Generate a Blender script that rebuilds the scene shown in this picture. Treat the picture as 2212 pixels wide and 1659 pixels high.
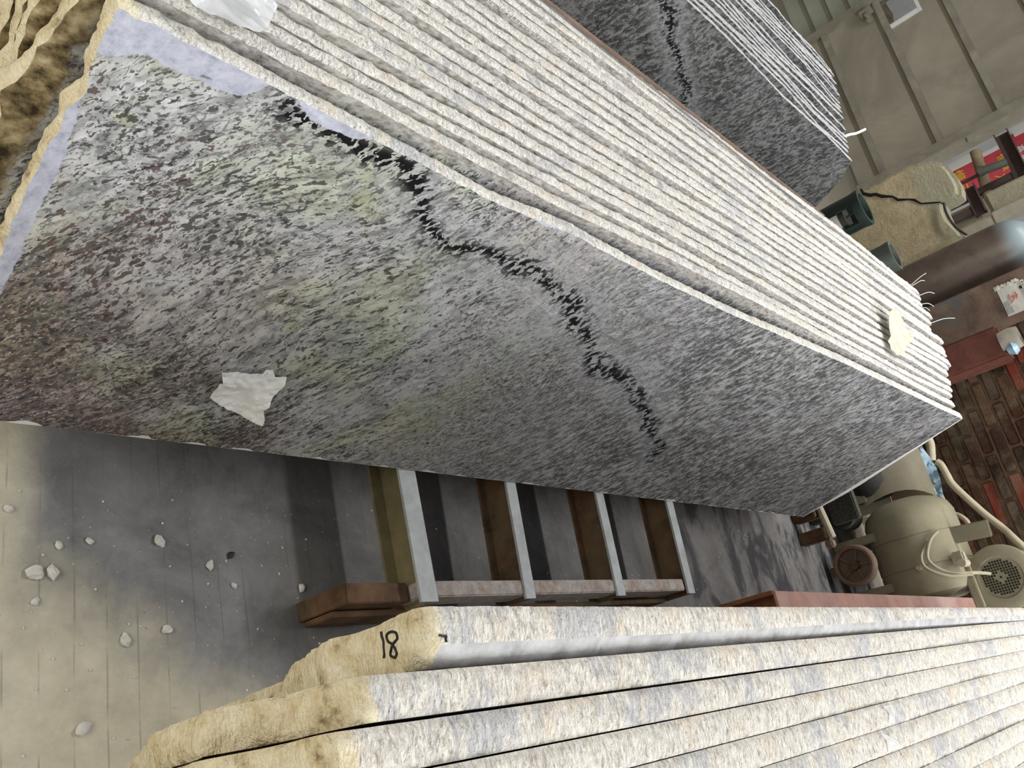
import bpy, bmesh, math, random
from mathutils import Vector, Matrix, noise
from mathutils.bvhtree import BVHTree

for o in list(bpy.data.objects): bpy.data.objects.remove(o)
scene = bpy.context.scene
COL = scene.collection
PI = math.pi
R = math.radians

# ---------------------------------------------------------------- camera
cd = bpy.data.cameras.new('camera'); cam = bpy.data.objects.new('camera', cd); COL.objects.link(cam)
a_, b_, g_ = R(26.55), R(34.07), R(62.09)
fwd = Vector((math.cos(a_)*math.cos(b_), math.sin(a_)*math.cos(b_), -math.sin(b_)))
rt0 = Vector((math.sin(a_), -math.cos(a_), 0)); up0 = rt0.cross(fwd)
rt = math.cos(g_)*rt0 + math.sin(g_)*up0; up = -math.sin(g_)*rt0 + math.cos(g_)*up0
m = Matrix((rt, up, -fwd)).transposed().to_4x4(); m.translation = (0, 0, 1.55)
cam.matrix_world = m
cd.sensor_width = 36; cd.lens = 1900/2212*36; cd.clip_start = .02; cd.clip_end = 200
scene.camera = cam
# ---------------------------------------------------------------- light
W = bpy.data.worlds.new('world'); scene.world = W; W.use_nodes = True
wn = W.node_tree; wn.nodes.clear()
wo = wn.nodes.new('ShaderNodeOutputWorld'); wb = wn.nodes.new('ShaderNodeBackground')
wt = wn.nodes.new('ShaderNodeTexCoord'); ws = wn.nodes.new('ShaderNodeSeparateXYZ'); wr = wn.nodes.new('ShaderNodeValToRGB')
wn.links.new(wt.outputs['Generated'], ws.inputs[0]); wn.links.new(ws.outputs['Z'], wr.inputs[0])
wr.color_ramp.elements[0].position = 0.0; wr.color_ramp.elements[0].color = (.16, .155, .14, 1)
wr.color_ramp.elements[1].position = .75; wr.color_ramp.elements[1].color = (1.0, 1.03, 1.08, 1)
e = wr.color_ramp.elements.new(.12); e.color = (.46, .45, .42, 1)
wn.links.new(wr.outputs[0], wb.inputs[0]); wb.inputs[1].default_value = .31
wn.links.new(wb.outputs[0], wo.inputs[0])

def area(name, loc, rot, sx, sy, power, color):
    l = bpy.data.lights.new(name, 'AREA'); l.shape = 'RECTANGLE'; l.size = sx; l.size_y = sy
    l.energy = power; l.color = color
    o = bpy.data.objects.new(name, l); COL.objects.link(o); o.location = loc; o.rotation_euler = rot
    return o
area('skylight_strip', (4.4, .4, 4.2), (0, R(14), 0), .28, 9, 345, (1, .985, .96))
area('open_side_daylight', (3.2, -5.2, 3.4), (R(68), 0, 0), 11, 3.2, 500, (.97, .985, 1))
area('open_end_daylight', (-4.0, 1.2, 2.6), (R(0), R(-72), 0), 2.2, 4.5, 175, (1, .94, .82))
vs = scene.view_settings
vs.view_transform = 'Standard'; vs.look = 'None'; vs.exposure = 0.0; vs.gamma = 1; vs.use_curve_mapping = False

# ---------------------------------------------------------------- node helpers
class NT:
    def __init__(s, name, rough=.7, spec=.3, metal=0):
        s.mat = bpy.data.materials.new(name); s.mat.use_nodes = True
        s.t = s.mat.node_tree; s.b = s.t.nodes['Principled BSDF']
        s.b.inputs['Roughness'].default_value = rough; s.b.inputs['Metallic'].default_value = metal
        s.b.inputs['Specular IOR Level'].default_value = spec
        s.tc = s.t.nodes.new('ShaderNodeTexCoord'); s.obj = s.tc.outputs['Object']
    def n(s, ty, **k):
        nd = s.t.nodes.new(ty)
        for a, v in k.items(): setattr(nd, a, v)
        return nd
    def put(s, sock, v):
        if isinstance(v, (int, float)):
            try: sock.default_value = v
            except Exception: sock.default_value = (v, v, v, 1) if len(sock.default_value) == 4 else (v,)*3
        elif isinstance(v, (tuple, list)):
            sock.default_value = tuple(v) + ((1,) if len(sock.default_value) == 4 and len(v) == 3 else ())
        else: s.t.links.new(v, sock)
    def math(s, op, a, b=0, c=None, clamp=False):
        nd = s.n('ShaderNodeMath', operation=op, use_clamp=clamp)
        s.put(nd.inputs[0], a); s.put(nd.inputs[1], b)
        if c is not None: s.put(nd.inputs[2], c)
        return nd.outputs[0]
    def mapping(s, v, rot=(0, 0, 0), scale=(1, 1, 1), loc=(0, 0, 0)):
        nd = s.n('ShaderNodeMapping'); s.put(nd.inputs[0], v)
        nd.inputs['Rotation'].default_value = rot; nd.inputs['Scale'].default_value = scale; nd.inputs['Location'].default_value = loc
        return nd.outputs[0]
    def noise(s, v, scale, detail=3, rough=.55, dist=0, col=False, w=None):
        nd = s.n('ShaderNodeTexNoise')
        if w is not None: nd.noise_dimensions = '4D'; s.put(nd.inputs['W'], w)
        s.put(nd.inputs['Vector'], v); nd.inputs['Scale'].default_value = scale
        nd.inputs['Detail'].default_value = detail; nd.inputs['Roughness'].default_value = rough; nd.inputs['Distortion'].default_value = dist
        return nd.outputs['Color' if col else 'Fac']
    def vor(s, v, scale, feature='F1', out='Distance', rand=1):
        nd = s.n('ShaderNodeTexVoronoi', feature=feature); s.put(nd.inputs['Vector'], v)
        nd.inputs['Scale'].default_value = scale; nd.inputs['Randomness'].default_value = rand
        return nd.outputs[out]
    def ramp(s, f, pts, interp='LINEAR'):
        nd = s.n('ShaderNodeValToRGB'); s.put(nd.inputs[0], f); r = nd.color_ramp; r.interpolation = interp
        while len(r.elements) < len(pts): r.elements.new(.5)
        for el, (p, c) in zip(r.elements, pts):
            el.position = p; el.color = (c, c, c, 1) if isinstance(c, (int, float)) else tuple(c)+(1,)
        return nd.outputs[0]
    def step(s, f, lo, hi):
        nd = s.n('ShaderNodeMapRange', interpolation_type='SMOOTHSTEP'); s.put(nd.inputs[0], f)
        nd.inputs[1].default_value = lo; nd.inputs[2].default_value = hi
        return nd.outputs[0]
    def mix(s, f, a, b, mode='MIX'):
        nd = s.n('ShaderNodeMix', data_type='RGBA', blend_type=mode)
        s.put(nd.inputs[0], f); s.put(nd.inputs[6], a); s.put(nd.inputs[7], b)
        return nd.outputs[2]
    def xyz(s, v):
        nd = s.n('ShaderNodeSeparateXYZ'); s.put(nd.inputs[0], v); return nd.outputs
    def comb(s, x, y, z=0):
        nd = s.n('ShaderNodeCombineXYZ'); s.put(nd.inputs[0], x); s.put(nd.inputs[1], y); s.put(nd.inputs[2], z); return nd.outputs[0]
    def curve(s, f, pts, x0, x1, y0, y1):
        """piecewise curve y(x) over real units"""
        g = s.n('ShaderNodeMapRange'); s.put(g.inputs[0], f); g.inputs[1].default_value = x0; g.inputs[2].default_value = x1
        nd = s.n('ShaderNodeFloatCurve'); s.put(nd.inputs['Value'], g.outputs[0])
        c = nd.mapping.curves[0]
        P = [((x-x0)/(x1-x0), (y-y0)/(y1-y0)) for x, y in pts]
        c.points[0].location = P[0]; c.points[1].location = P[-1]
        for p in P[1:-1]: c.points.new(*p)
        for p in c.points: p.handle_type = 'VECTOR'
        nd.mapping.update()
        return s.math('MULTIPLY_ADD', nd.outputs[0], y1-y0, y0)
    def rnd(s): return s.n('ShaderNodeObjectInfo').outputs['Random']
    def vadd(s, a, b, scale=1):
        nd = s.n('ShaderNodeVectorMath', operation='MULTIPLY_ADD'); s.put(nd.inputs[0], b); nd.inputs[1].default_value = (scale,)*3; s.put(nd.inputs[2], a)
        return nd.outputs[0]
    def bump(s, h, strength=.3, dist=.01):
        nd = s.n('ShaderNodeBump'); s.put(nd.inputs['Height'], h); nd.inputs['Strength'].default_value = strength; nd.inputs['Distance'].default_value = dist
        s.t.links.new(nd.outputs[0], s.b.inputs['Normal'])
    def out(s, c): s.put(s.b.inputs['Base Color'], c); return s.mat

def plain(name, c, rough=.7, var=.25, scale=8, metal=0, bump=.15, spec=.3, dirt=None, dirt_amt=.5):
    k = NT(name, rough, spec, metal)
    f = k.noise(k.obj, scale, 5, .65)
    lo = tuple(x*(1-var) for x in c); hi = tuple(min(1, x*(1+var)) for x in c)
    col = k.ramp(f, [(.3, lo), (.7, hi)])
    if dirt:
        g = k.noise(k.obj, scale*.35, 5, .7, 1.0)
        col = k.mix(k.math('MULTIPLY', k.step(g, .42, .68), dirt_amt), col, dirt)
    if bump: k.bump(k.noise(k.obj, scale*6, 4, .7), bump, .01)
    return k.out(col)

def granite(name, margin=False, crust=False, vein=None, vy=(0, .75), tint=1.0):
    """polished speckled granite seen in slab coordinates (x along, z up the face)"""
    k = NT(name, .7, .06)
    x, y, z = k.xyz(k.obj)
    P = k.comb(x, z, k.math('MULTIPLY', y, 30))
    wob = k.noise(P, 2.2, 2, .5, 0, True)
    P = k.vadd(P, wob, .13)
    q = k.mapping(P, rot=(0, 0, R(-57)))
    fine = k.vadd(q, k.noise(P, 60, 2, .6, 0, True), .008)
    lf = k.curve(x, [(0, .95), (.45, .9), (.75, .62), (1.1, .28), (1.6, .1), (3.4, .05)], 0, 3.4, 0, 1)
    lfm = k.step(k.math('ADD', lf, k.math('MULTIPLY_ADD', k.noise(P, 4, 3), .9, -.45)), .3, .62)
    def ns(sx, sy, det=2, rg=.6, loc=(0, 0, 0)): return k.noise(k.mapping(fine, scale=(sx, sy, sy), loc=loc), 1, det, rg)
    inv = k.math('SUBTRACT', 1, lfm)
    # low-contrast pale ground with lens-shaped lighter grains on the left
    pa = k.math('ADD', k.math('MULTIPLY', ns(22, 55, 4, .62), lfm), k.math('MULTIPLY', ns(60, 140, 4, .62), inv))
    cell = k.math('ADD', k.math('MULTIPLY', k.xyz(k.vor(k.mapping(fine, scale=(44, 105, 105)), 1, out='Color'))[0], lfm), k.math('MULTIPLY', k.xyz(k.vor(k.mapping(fine, scale=(130, 290, 290)), 1, out='Color'))[0], inv))
    tone = k.math('MULTIPLY_ADD', cell, .26, k.math('SUBTRACT', pa, .13))
    col = k.ramp(tone, [(.28, (.125, .125, .125)), (.42, (.205, .205, .205)), (.56, (.27, .27, .272)), (.74, (.38, .38, .385))])
    col = k.mix(k.math('MULTIPLY', k.math('MULTIPLY', k.step(ns(13, 34, 3, .55, (4, 4, 4)), .48, .60), lfm), .65), col, (.345, .345, .34))
    gz = k.step(k.noise(P, 3.4, 3, .6, .4), .44, .60)
    gx = k.curve(x, [(0, .85), (.5, .85), (.9, .8), (1.4, .3), (3.4, .2)], 0, 3.4, 0, 1)
    col = k.mix(k.math('MULTIPLY', gz, gx), col, k.mix(1, col, (.97, 1.03, .80), 'MULTIPLY'))
    pz = k.step(k.noise(k.mapping(P, loc=(3, 8, 0)), 3.0, 3, .6, .4), .48, .62)
    col = k.mix(k.math('MULTIPLY', pz, k.math('MULTIPLY', gx, .5)), col, k.mix(1, col, (1.03, .91, .86), 'MULTIPLY'))
    bz = k.math('ADD', k.math('MULTIPLY_ADD', x, -.85, .80), k.math('MULTIPLY_ADD', z, -1.15, k.math('MULTIPLY_ADD', k.noise(P, 5, 4, .6), 1.0, -.5)))
    bm = k.step(bz, .18, .46)
    col = k.mix(bm, col, k.mix(1, col, (.56, .455, .415), 'MULTIPLY'))
    # sharp dark flecks
    dens = k.math('ADD', k.math('MULTIPLY_ADD', k.noise(P, 5.5, 3), .26, -.13), k.math('MULTIPLY', bm, .05))
    f1 = k.math('MULTIPLY', k.step(k.math('ADD', ns(54, 120, 2, .5), dens), .585, .612), lfm)
    brn = k.math('MAXIMUM', bm, k.step(k.noise(P, 7, 3), .52, .58))
    dcol = k.mix(brn, (.035, .037, .033), (.070, .043, .037))
    col = k.mix(k.math('MULTIPLY', f1, .9), col, dcol)
    f2 = k.step(k.math('ADD', ns(88, 200, 3, .6, (2, 7, 1)), dens), .555, .595)
    col = k.mix(k.math('MULTIPLY', f2, .72), col, (.06, .06, .06))
    f3 = k.step(k.math('ADD', ns(78, 170, 2, .6, (9, 2, 1)), dens), .63, .66)
    col = k.mix(k.math('MULTIPLY', f3, .85), col, (.024, .024, .024))
    xr = k.step(x, .75, 1.7)
    f4n = k.math('ADD', ns(34, 74, 3, .6, (3, 9, 2)), k.math('MULTIPLY', dens, .5))
    col = k.mix(k.math('MULTIPLY', k.step(f4n, .525, .565), k.math('MULTIPLY', xr, .72)), col, (.045, .045, .045))
    col = k.mix(k.math('MULTIPLY', k.step(f4n, .455, .40), k.math('MULTIPLY', xr, .7)), col, (.42, .42, .425))
    cr = k.math('SUBTRACT', 1, k.step(k.vor(k.mapping(fine, scale=(26, 60, 60), loc=(1, 6, 0)), 1, feature='DISTANCE_TO_EDGE'), .012, .05))
    cr = k.math('MULTIPLY', cr, k.step(ns(20, 40, 2, .5, (7, 7, 7)), .5, .58))
    col = k.mix(k.math('MULTIPLY', cr, .6), col, (.04, .04, .04))
    hi = k.step(ns(110, 200, 2, .5, (1, 1, 5)), .62, .68)
    col = k.mix(k.math('MULTIPLY', hi, .5), col, (.40, .40, .41))
    ol = k.step(k.noise(P, 11, 3, .6, .3), .64, .72)
    col = k.mix(k.math('MULTIPLY', ol, .5), col, k.mix(1, col, (.74, .70, .40), 'MULTIPLY'))
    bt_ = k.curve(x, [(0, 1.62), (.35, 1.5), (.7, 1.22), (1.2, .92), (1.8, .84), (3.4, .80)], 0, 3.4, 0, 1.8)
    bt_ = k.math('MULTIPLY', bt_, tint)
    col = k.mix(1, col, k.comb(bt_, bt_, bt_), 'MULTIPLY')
    if vein:
        v = k.curve(x, vein, vein[0][0], vein[-1][0], vy[0], vy[1])
        d = k.math('ABSOLUTE', k.math('ADD', k.math('SUBTRACT', z, v), k.math('MULTIPLY_ADD', k.noise(P, 9, 3), .12, -.06)))
        on = k.math('MULTIPLY', k.step(x, vein[0][0]-.03, vein[0][0]+.03), k.math('SUBTRACT', 1, k.step(x, vein[-1][0]-.04, vein[-1][0]+.02)))
        vm = k.math('MULTIPLY', k.math('SUBTRACT', 1, k.step(d, .004, .056)), on)
        lt = k.math('MULTIPLY', k.math('SUBTRACT', 1, k.step(d, .03, .09)), on)
        col = k.mix(k.math('MULTIPLY', lt, .3), col, (.31, .31, .32))
        fv = k.step(k.math('MULTIPLY_ADD', vm, .16, ns(62, 105, 2, .55, (9, 1, 0))), .635, .655)
        col = k.mix(k.math('MULTIPLY', fv, vm), col, (.008, .008, .009))
    jit = k.math('MULTIPLY_ADD', k.noise(P, 26, 4, .7), .022, -.011)
    if margin:
        mt = k.curve(x, [(0, .655), (.02, .652), (.055, .676), (.095, .671), (.145, .669), (.176, .679), (.19, .700), (.2, .725), (.225, .725), (.235, .700), (.265, .686), (.327, .687), (.36, .700), (.42, .715), (.47, .715), (.49, .703), (.6, .699), (.74, .690), (.80, .700), (.84, .72), (3.4, .72)], 0, 3.4, .6, .75)
        ml = k.curve(z, [(0, .05), (.27, .054), (.32, .05), (.40, .043), (.50, .034), (.567, .021), (.61, .016), (.625, .004), (.65, .004), (.66, .03), (.72, .03)], 0, .72, 0, .08)
        zz = k.math('ADD', z, jit); xx = k.math('ADD', x, jit)
        mm = k.math('MAXIMUM', k.step(k.math('SUBTRACT', zz, mt), -.001, .001), k.step(k.math('SUBTRACT', ml, xx), -.001, .001))
        sp = k.step(k.noise(k.mapping(P, scale=(1, 2.4, 1)), 28, 3, .6), .66, .70)
        dust = k.ramp(k.noise(P, 60, 5, .75), [(.32, (.30, .31, .38)), (.5, (.43, .44, .52)), (.7, (.54, .55, .62))])
        ch = k.math('MULTIPLY_ADD', k.step(k.noise(P, 14, 3), .46, .7), .009, .0030)
        m2 = k.math('LESS_THAN', k.math('MULTIPLY_ADD', jit, .35, z), ch)
        m2 = k.math('MAXIMUM', m2, k.step(k.math('ADD', k.math('SUBTRACT', x, 3.25), k.math('MULTIPLY', k.math('SUBTRACT', .7, z), .12)), -.006, -.003))
        col = k.mix(k.math('MULTIPLY', mm, k.math('MULTIPLY_ADD', sp, -.7, 1)), col, dust)
        col = k.mix(m2, col, (.62, .62, .61))
    if crust:
        tb = k.step(k.math('MULTIPLY_ADD', jit, 1.6, z), .684, .692)
        tcol = k.ramp(k.noise(k.mapping(P, rot=(0, 0, R(-40)), scale=(1, 2.2, 1)), 60, 4, .68), [(.32, (.12, .105, .09)), (.46, (.27, .25, .225)), (.6, (.40, .385, .36)), (.75, (.55, .54, .52))])
        col = k.mix(k.math('MULTIPLY', tb, .85), col, tcol)
        cm = k.step(k.math('ADD', k.math('ADD', x, k.math('MULTIPLY', jit, 2)), 0), .055, .035)
        cc = k.ramp(k.math('MULTIPLY_ADD', k.vor(P, 55), -.22, k.math('MULTIPLY_ADD', k.noise(P, 24, 6, .72), 1.0, .10)), [(.34, (.035, .026, .014)), (.46, (.16, .12, .06)), (.56, (.30, .235, .13)), (.72, (.50, .42, .26))])
        col = k.mix(cm, col, cc)
    return k.out(col)

def rough_edge(name, yellow=.03, blue=.5, dark=.0, zs=0, zt=0, base=(.73, .71, .66)):
    """the raw, flaked rim of a slab"""
    k = NT(name, .85, .15)
    x, y, z = k.xyz(k.obj); rn = k.rnd()
    off = k.comb(k.math('MULTIPLY', rn, 37), 0, k.math('MULTIPLY', rn, 11))
    P = k.vadd(k.obj, off)
    dg = k.mapping(P, rot=(0, 0, R(-24)), scale=(3.0, 1, 3.0))
    f1 = k.noise(dg, 62, 4, .62, .3); f2 = k.noise(P, 16, 3, .6); f3 = k.noise(dg, 120, 3, .6, .3); f4 = k.noise(P, 5, 3, .6)
    c = k.ramp(f1, [(.30, tuple(v*.52 for v in base)), (.44, tuple(v*.92 for v in base)), (.56, tuple(v*1.1 for v in base)), (.70, tuple(min(.9, v*1.3) for v in base))])
    c = k.mix(k.math('MULTIPLY', k.step(f2, .52, .70), .45), c, tuple(v*m_ for v, m_ in zip(base, (1.0, .85, .68))))
    bl = k.step(k.math('MULTIPLY_ADD', k.noise(dg, 20, 3), .5, k.math('SUBTRACT', f4, .25)), .54, .64)
    c = k.mix(k.math('MULTIPLY', bl, blue), c, k.mix(f1, (.24, .25, .29), (.58, .61, .68)))
    c = k.mix(k.math('MULTIPLY', k.step(f3, .60, .68), .6), c, (.20, .18, .16))
    wsp = k.step(k.noise(dg, 170, 2, .5), .62, .68)
    c = k.mix(k.math('MULTIPLY', wsp, .55), c, (.80, .79, .76))
    dm = k.noise(k.mapping(P, scale=(1, .5, 1)), 9, 4, .65, .5)
    c = k.mix(k.math('MULTIPLY', k.step(dm, .62, .72), .5+dark), c, (.25, .235, .23))
    ye = k.step(k.math('MULTIPLY_ADD', k.noise(P, 26, 4, .65), .07, k.math('SUBTRACT', k.math('SUBTRACT', x, k.math('MULTIPLY', k.math('MAXIMUM', k.math('SUBTRACT', zt, z), 0), zs)), .035)), yellow+.010, yellow-.008)
    yc = k.ramp(k.noise(P, 34, 4, .65), [(.27, (.20, .14, .08)), (.40, (.64, .54, .34)), (.52, (.76, .67, .47)), (.7, (.84, .78, .60))])
    c = k.mix(ye, c, yc)
    k.bump(k.math('ADD', k.math('ADD', f1, f2), k.math('MULTIPLY', f3, .6)), .8, .009)
    return k.out(c)

VEIN = [(.20, .695), (.28, .692), (.39, .681), (.48, .649), (.54, .603), (.635, .585), (.75, .588), (.88, .588), (.995, .548), (1.19, .44), (1.305, .421), (1.485, .376), (1.82, .168)]
M = {}
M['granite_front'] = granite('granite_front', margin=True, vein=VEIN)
M['granite'] = granite('granite', crust=True)
M['granite_second_shaded'] = granite('granite_second_shaded', tint=.56, vein=[(1.55, .72), (1.62, .66), (1.72, .62), (1.84, .56), (1.99, .49), (2.2, .40)])  # same stone as the middle stack; its shade is painted in by the dark tint
M['edge'] = rough_edge('rough_edge')
M['edge_second'] = rough_edge('rough_edge_grey', yellow=-.2, blue=.8, base=(.50, .50, .50))
M['edge_near'] = rough_edge('rough_edge_warm', yellow=.02, blue=.55, zs=.7, zt=.74, base=(.70, .665, .60))
M['sawn'] = plain('sawn_grey', (.42, .42, .42), .6, .35, 22)

# ---------------------------------------------------------------- object helpers
def tag(o, label=None, cat=None, group=None, kind=None):
    if label: o['label'] = label
    if cat: o['category'] = cat
    if group: o['group'] = group
    if kind: o['kind'] = kind
    return o
def thing(name, label, cat, loc=(0, 0, 0), rotz=0, group=None):
    o = bpy.data.objects.new(name, None); COL.objects.link(o); o.location = loc; o.rotation_euler = (0, 0, rotz)
    return tag(o, label, cat, group)
def smooth(me, ang=35):
    me.shade_smooth()
    try: me.set_sharp_from_angle(angle=R(ang))
    except Exception: pass
def obj(name, bm, mats, parent=None, ang=35):
    bmesh.ops.recalc_face_normals(bm, faces=bm.faces)
    me = bpy.data.meshes.new(name); bm.to_mesh(me); bm.free()
    for x in (mats if isinstance(mats, (list, tuple)) else [mats]): me.materials.append(M[x] if isinstance(x, str) else x)
    smooth(me, ang)
    o = bpy.data.objects.new(name, me); COL.objects.link(o)
    if parent: o.parent = parent
    return o
def box(bm, c, s, rot=None, bev=0):
    r = bmesh.ops.create_cube(bm, size=1); vs_ = r['verts']
    bmesh.ops.scale(bm, vec=s, verts=vs_)
    if bev:
        es = list({e for v in vs_ for e in v.link_edges})
        rb = bmesh.ops.bevel(bm, geom=es, offset=bev, segments=2, affect='EDGES'); vs_ = list({v for f in rb['faces'] for v in f.verts} | {v for v in vs_ if v.is_valid})
    if rot is not None: bmesh.ops.rotate(bm, cent=(0, 0, 0), matrix=rot if isinstance(rot, Matrix) else Matrix.Rotation(rot[1], 3, rot[0]), verts=vs_)
    bmesh.ops.translate(bm, vec=c, verts=vs_)
    return vs_
def bx(bm, x0, x1, y0, y1, z0, z1, bev=0): return box(bm, ((x0+x1)/2, (y0+y1)/2, (z0+z1)/2), (x1-x0, y1-y0, z1-z0), None, bev)
def tube(bm, pts, r, seg=8, cap=True, rads=None):
    pts = [Vector(p) for p in pts]; rings = []; prev = None
    for i, p in enumerate(pts):
        d = (pts[min(i+1, len(pts)-1)] - pts[max(i-1, 0)]).normalized()
        if prev is None:
            u = d.orthogonal().normalized()
        else:
            u = (prev - d*prev.dot(d)).normalized()
        prev = u; w = d.cross(u); rr = rads[i] if rads else r
        rings.append([bm.verts.new(p + rr*(u*math.cos(2*PI*k/seg) + w*math.sin(2*PI*k/seg))) for k in range(seg)])
    for A, B in zip(rings, rings[1:]):
        for k in range(seg): bm.faces.new((A[k], A[(k+1) % seg], B[(k+1) % seg], B[k]))
    if cap: bm.faces.new(rings[0][::-1]); bm.faces.new(rings[-1])
    return [v for r_ in rings for v in r_]
def spline(pts, n=8):
    P = [Vector(p) for p in pts]; out = []
    for i in range(len(P)-1):
        p0 = P[max(i-1, 0)]; p1 = P[i]; p2 = P[i+1]; p3 = P[min(i+2, len(P)-1)]
        for k in range(n):
            t = k/n; out.append(.5*((2*p1)+(p2-p0)*t+(2*p0-5*p1+4*p2-p3)*t*t+(-p0+3*p1-3*p2+p3)*t**3))
    return out+[P[-1]]
def lathe(bm, prof, c=(0, 0, 0), axis='Z', seg=40, close=True):
    """prof: list of (radius, height along axis)"""
    rings = []
    for r, h in prof:
        ring = []
        for k in range(seg):
            a = 2*PI*k/seg; x, y = r*math.cos(a), r*math.sin(a)
            v = {'Z': (x, y, h), 'X': (h, x, y), 'Y': (y, h, x)}[axis]
            ring.append(bm.verts.new(Vector(v)+Vector(c)))
        rings.append(ring)
    for A, B in zip(rings, rings[1:]):
        for k in range(seg): bm.faces.new((A[k], A[(k+1) % seg], B[(k+1) % seg], B[k]))
    if close: bm.faces.new(rings[0][::-1]); bm.faces.new(rings[-1])
    return [v for r_ in rings for v in r_]
def prism(bm, poly, d, z0=0):
    """poly in XY, extruded in Z"""
    lo = [bm.verts.new((x, y, z0)) for x, y in poly]; hi = [bm.verts.new((x, y, z0+d)) for x, y in poly]
    bm.faces.new(lo[::-1]); bm.faces.new(hi)
    for i in range(len(poly)): bm.faces.new((lo[i], lo[(i+1) % len(poly)], hi[(i+1) % len(poly)], hi[i]))
    return lo+hi
def lerp(tab, s):
    if s <= tab[0][0]: return tab[0][1]
    for (a, b), (c, d) in zip(tab, tab[1:]):
        if s <= c: return b + (d-b)*(s-a)/(c-a)
    return tab[-1][1]
def nz(x, y=0, z=0): return noise.noise(Vector((x, y, z)))

# ---------------------------------------------------------------- the setting
k = NT('floor_concrete', .75, .3)
x, y, z = k.xyz(k.obj)
base = k.ramp(k.noise(k.obj, 6, 7, .75, .4), [(.3, (.115, .115, .118)), (.5, (.19, .19, .195)), (.7, (.26, .26, .265))])
mn = k.math('MULTIPLY_ADD', k.noise(k.obj, 5.0, 5, .65), .28, -.14)
mud = k.math('MAXIMUM', k.step(k.math('ADD', mn, k.math('SUBTRACT', k.math('MULTIPLY_ADD', x, -.534, .715), k.math('MULTIPLY', y, .845))), -.085, .13), k.step(k.math('ADD', k.math('MULTIPLY', mn, .4), x), .665, .565))  # floor turns beige towards low x and low y, ragged edge
rack_shade = k.step(k.math('ADD', x, k.math('MULTIPLY', mn, 1.5)), .98, 1.2)  # deeper shade from the rack onwards, painted into the floor colour
base = k.mix(rack_shade, base, k.mix(1, base, (.74, .71, .68), 'MULTIPLY'))
base = k.mix(mud, base, k.ramp(k.noise(k.obj, 9, 5, .7), [(.3, (.40, .37, .285)), (.7, (.60, .56, .44))]))
wv = k.n('ShaderNodeTexWave', wave_type='BANDS', bands_direction='X'); k.put(wv.inputs['Vector'], k.vadd(k.obj, k.noise(k.obj, 2, 2, .5, 0, True), .02)); wv.inputs['Scale'].default_value = 5.6
ln = k.math('MULTIPLY', k.step(wv.outputs[1], .985, 1.0), k.step(k.noise(k.obj, 7, 3), .42, .6))
base = k.mix(k.math('MULTIPLY', ln, .38), base, (.075, .072, .066))
spk = k.step(k.noise(k.obj, 120, 3, .6), .68, .72)
base = k.mix(k.math('MULTIPLY', spk, .5), base, (.55, .54, .5))
pit = k.step(k.noise(k.mapping(k.obj, loc=(3, 3, 0)), 70, 4, .7), .66, .72)
base = k.mix(k.math('MULTIPLY', pit, .6), base, (.07, .066, .058))
wet = k.math('MULTIPLY', k.step(x, 2.3, 2.9), k.step(k.noise(k.mapping(k.obj, scale=(1, .45, 1)), 7, 5, .65, .6), .46, .58))
base = k.mix(k.math('MULTIPLY', wet, .88), base, (.03, .03, .033))
far = k.step(k.math('ADD', x, k.noise(k.obj, 3, 3)), 4.9, 5.6)
base = k.mix(far, base, (.235, .21, .16))
k.put(k.b.inputs['Roughness'], k.math('MULTIPLY_ADD', wet, -.25, .8))
k.bump(k.noise(k.obj, 60, 5, .7), .25, .006)
M['floor'] = k.out(base)
bm = bmesh.new(); bx(bm, -5, 9.0, -4, 9, -.1, 0)
tag(obj('floor', bm, 'floor'), kind='structure')
bm = bmesh.new(); bx(bm, 9.0, 40, -20, 40, -.3, -.05)
M['yard'] = plain('yard_ground', (.42, .41, .39), .9, .25, 2)
tag(obj('yard_ground', bm, 'yard'), kind='structure')

# brick wall: every brick is modelled, mortar sits behind
k = NT('brick', .9, .15)
rc = k.n('ShaderNodeVertexColor', layer_name='tone').outputs[0]
c = k.mix(k.noise(k.obj, 24, 5, .7), (.10, .056, .040), (.25, .13, .092))
c = k.mix(1, c, rc, 'MULTIPLY')
c = k.mix(k.math('MULTIPLY', k.step(k.noise(k.obj, 4, 5, .7, .5), .40, .66), .6), c, (.155, .118, .075))
k.bump(k.noise(k.obj, 90, 5, .7), .6, .008)
M['brick'] = k.out(c)
M['mortar'] = plain('mortar', (.10, .072, .05), .95, .5, 20)
random.seed(5)
bm = bmesh.new(); cl = bm.loops.layers.color.new('tone')
y0, y1, zt = -1.6, 1.46, 2.1
row = 0; zz = .0
while zz < zt:
    h = .056; yy = y0 + (row % 2)*.125
    while yy < y1:
        w = .235
        e1 = min(yy+w, y1)
        if e1-yy > .04:
            n0 = len(bm.faces)
            vs_ = box(bm, (5.06+random.uniform(-.004, .004), (yy+e1)/2, zz+h/2+random.uniform(-.002, .002)), (.09, e1-yy-.004, h-.004), ('X', random.uniform(-.012, .012)), .006)
            t_ = random.choice([(1, 1, 1), (1.0, .95, .9), (1.5, 1.1, 1.0), (.75, .75, .75), (1.9, 1.25, 1.15), (.9, 1.0, .95), (1.2, 1.1, .95)])
            bm.faces.ensure_lookup_table()
            for f in bm.faces[n0:]:
                for l in f.loops: l[cl] = (t_[0]*.5, t_[1]*.5, t_[2]*.5, 1)
        yy += w+.012
    zz += .0645; row += 1
n0 = len(bm.faces); bx(bm, 5.03, 5.24, y0, y1, 0, zt); bm.faces.ensure_lookup_table()
for f in bm.faces[n0:]: f.material_index = 1
tag(obj('wall_back', bm, ['brick', 'mortar']), kind='structure')

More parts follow.
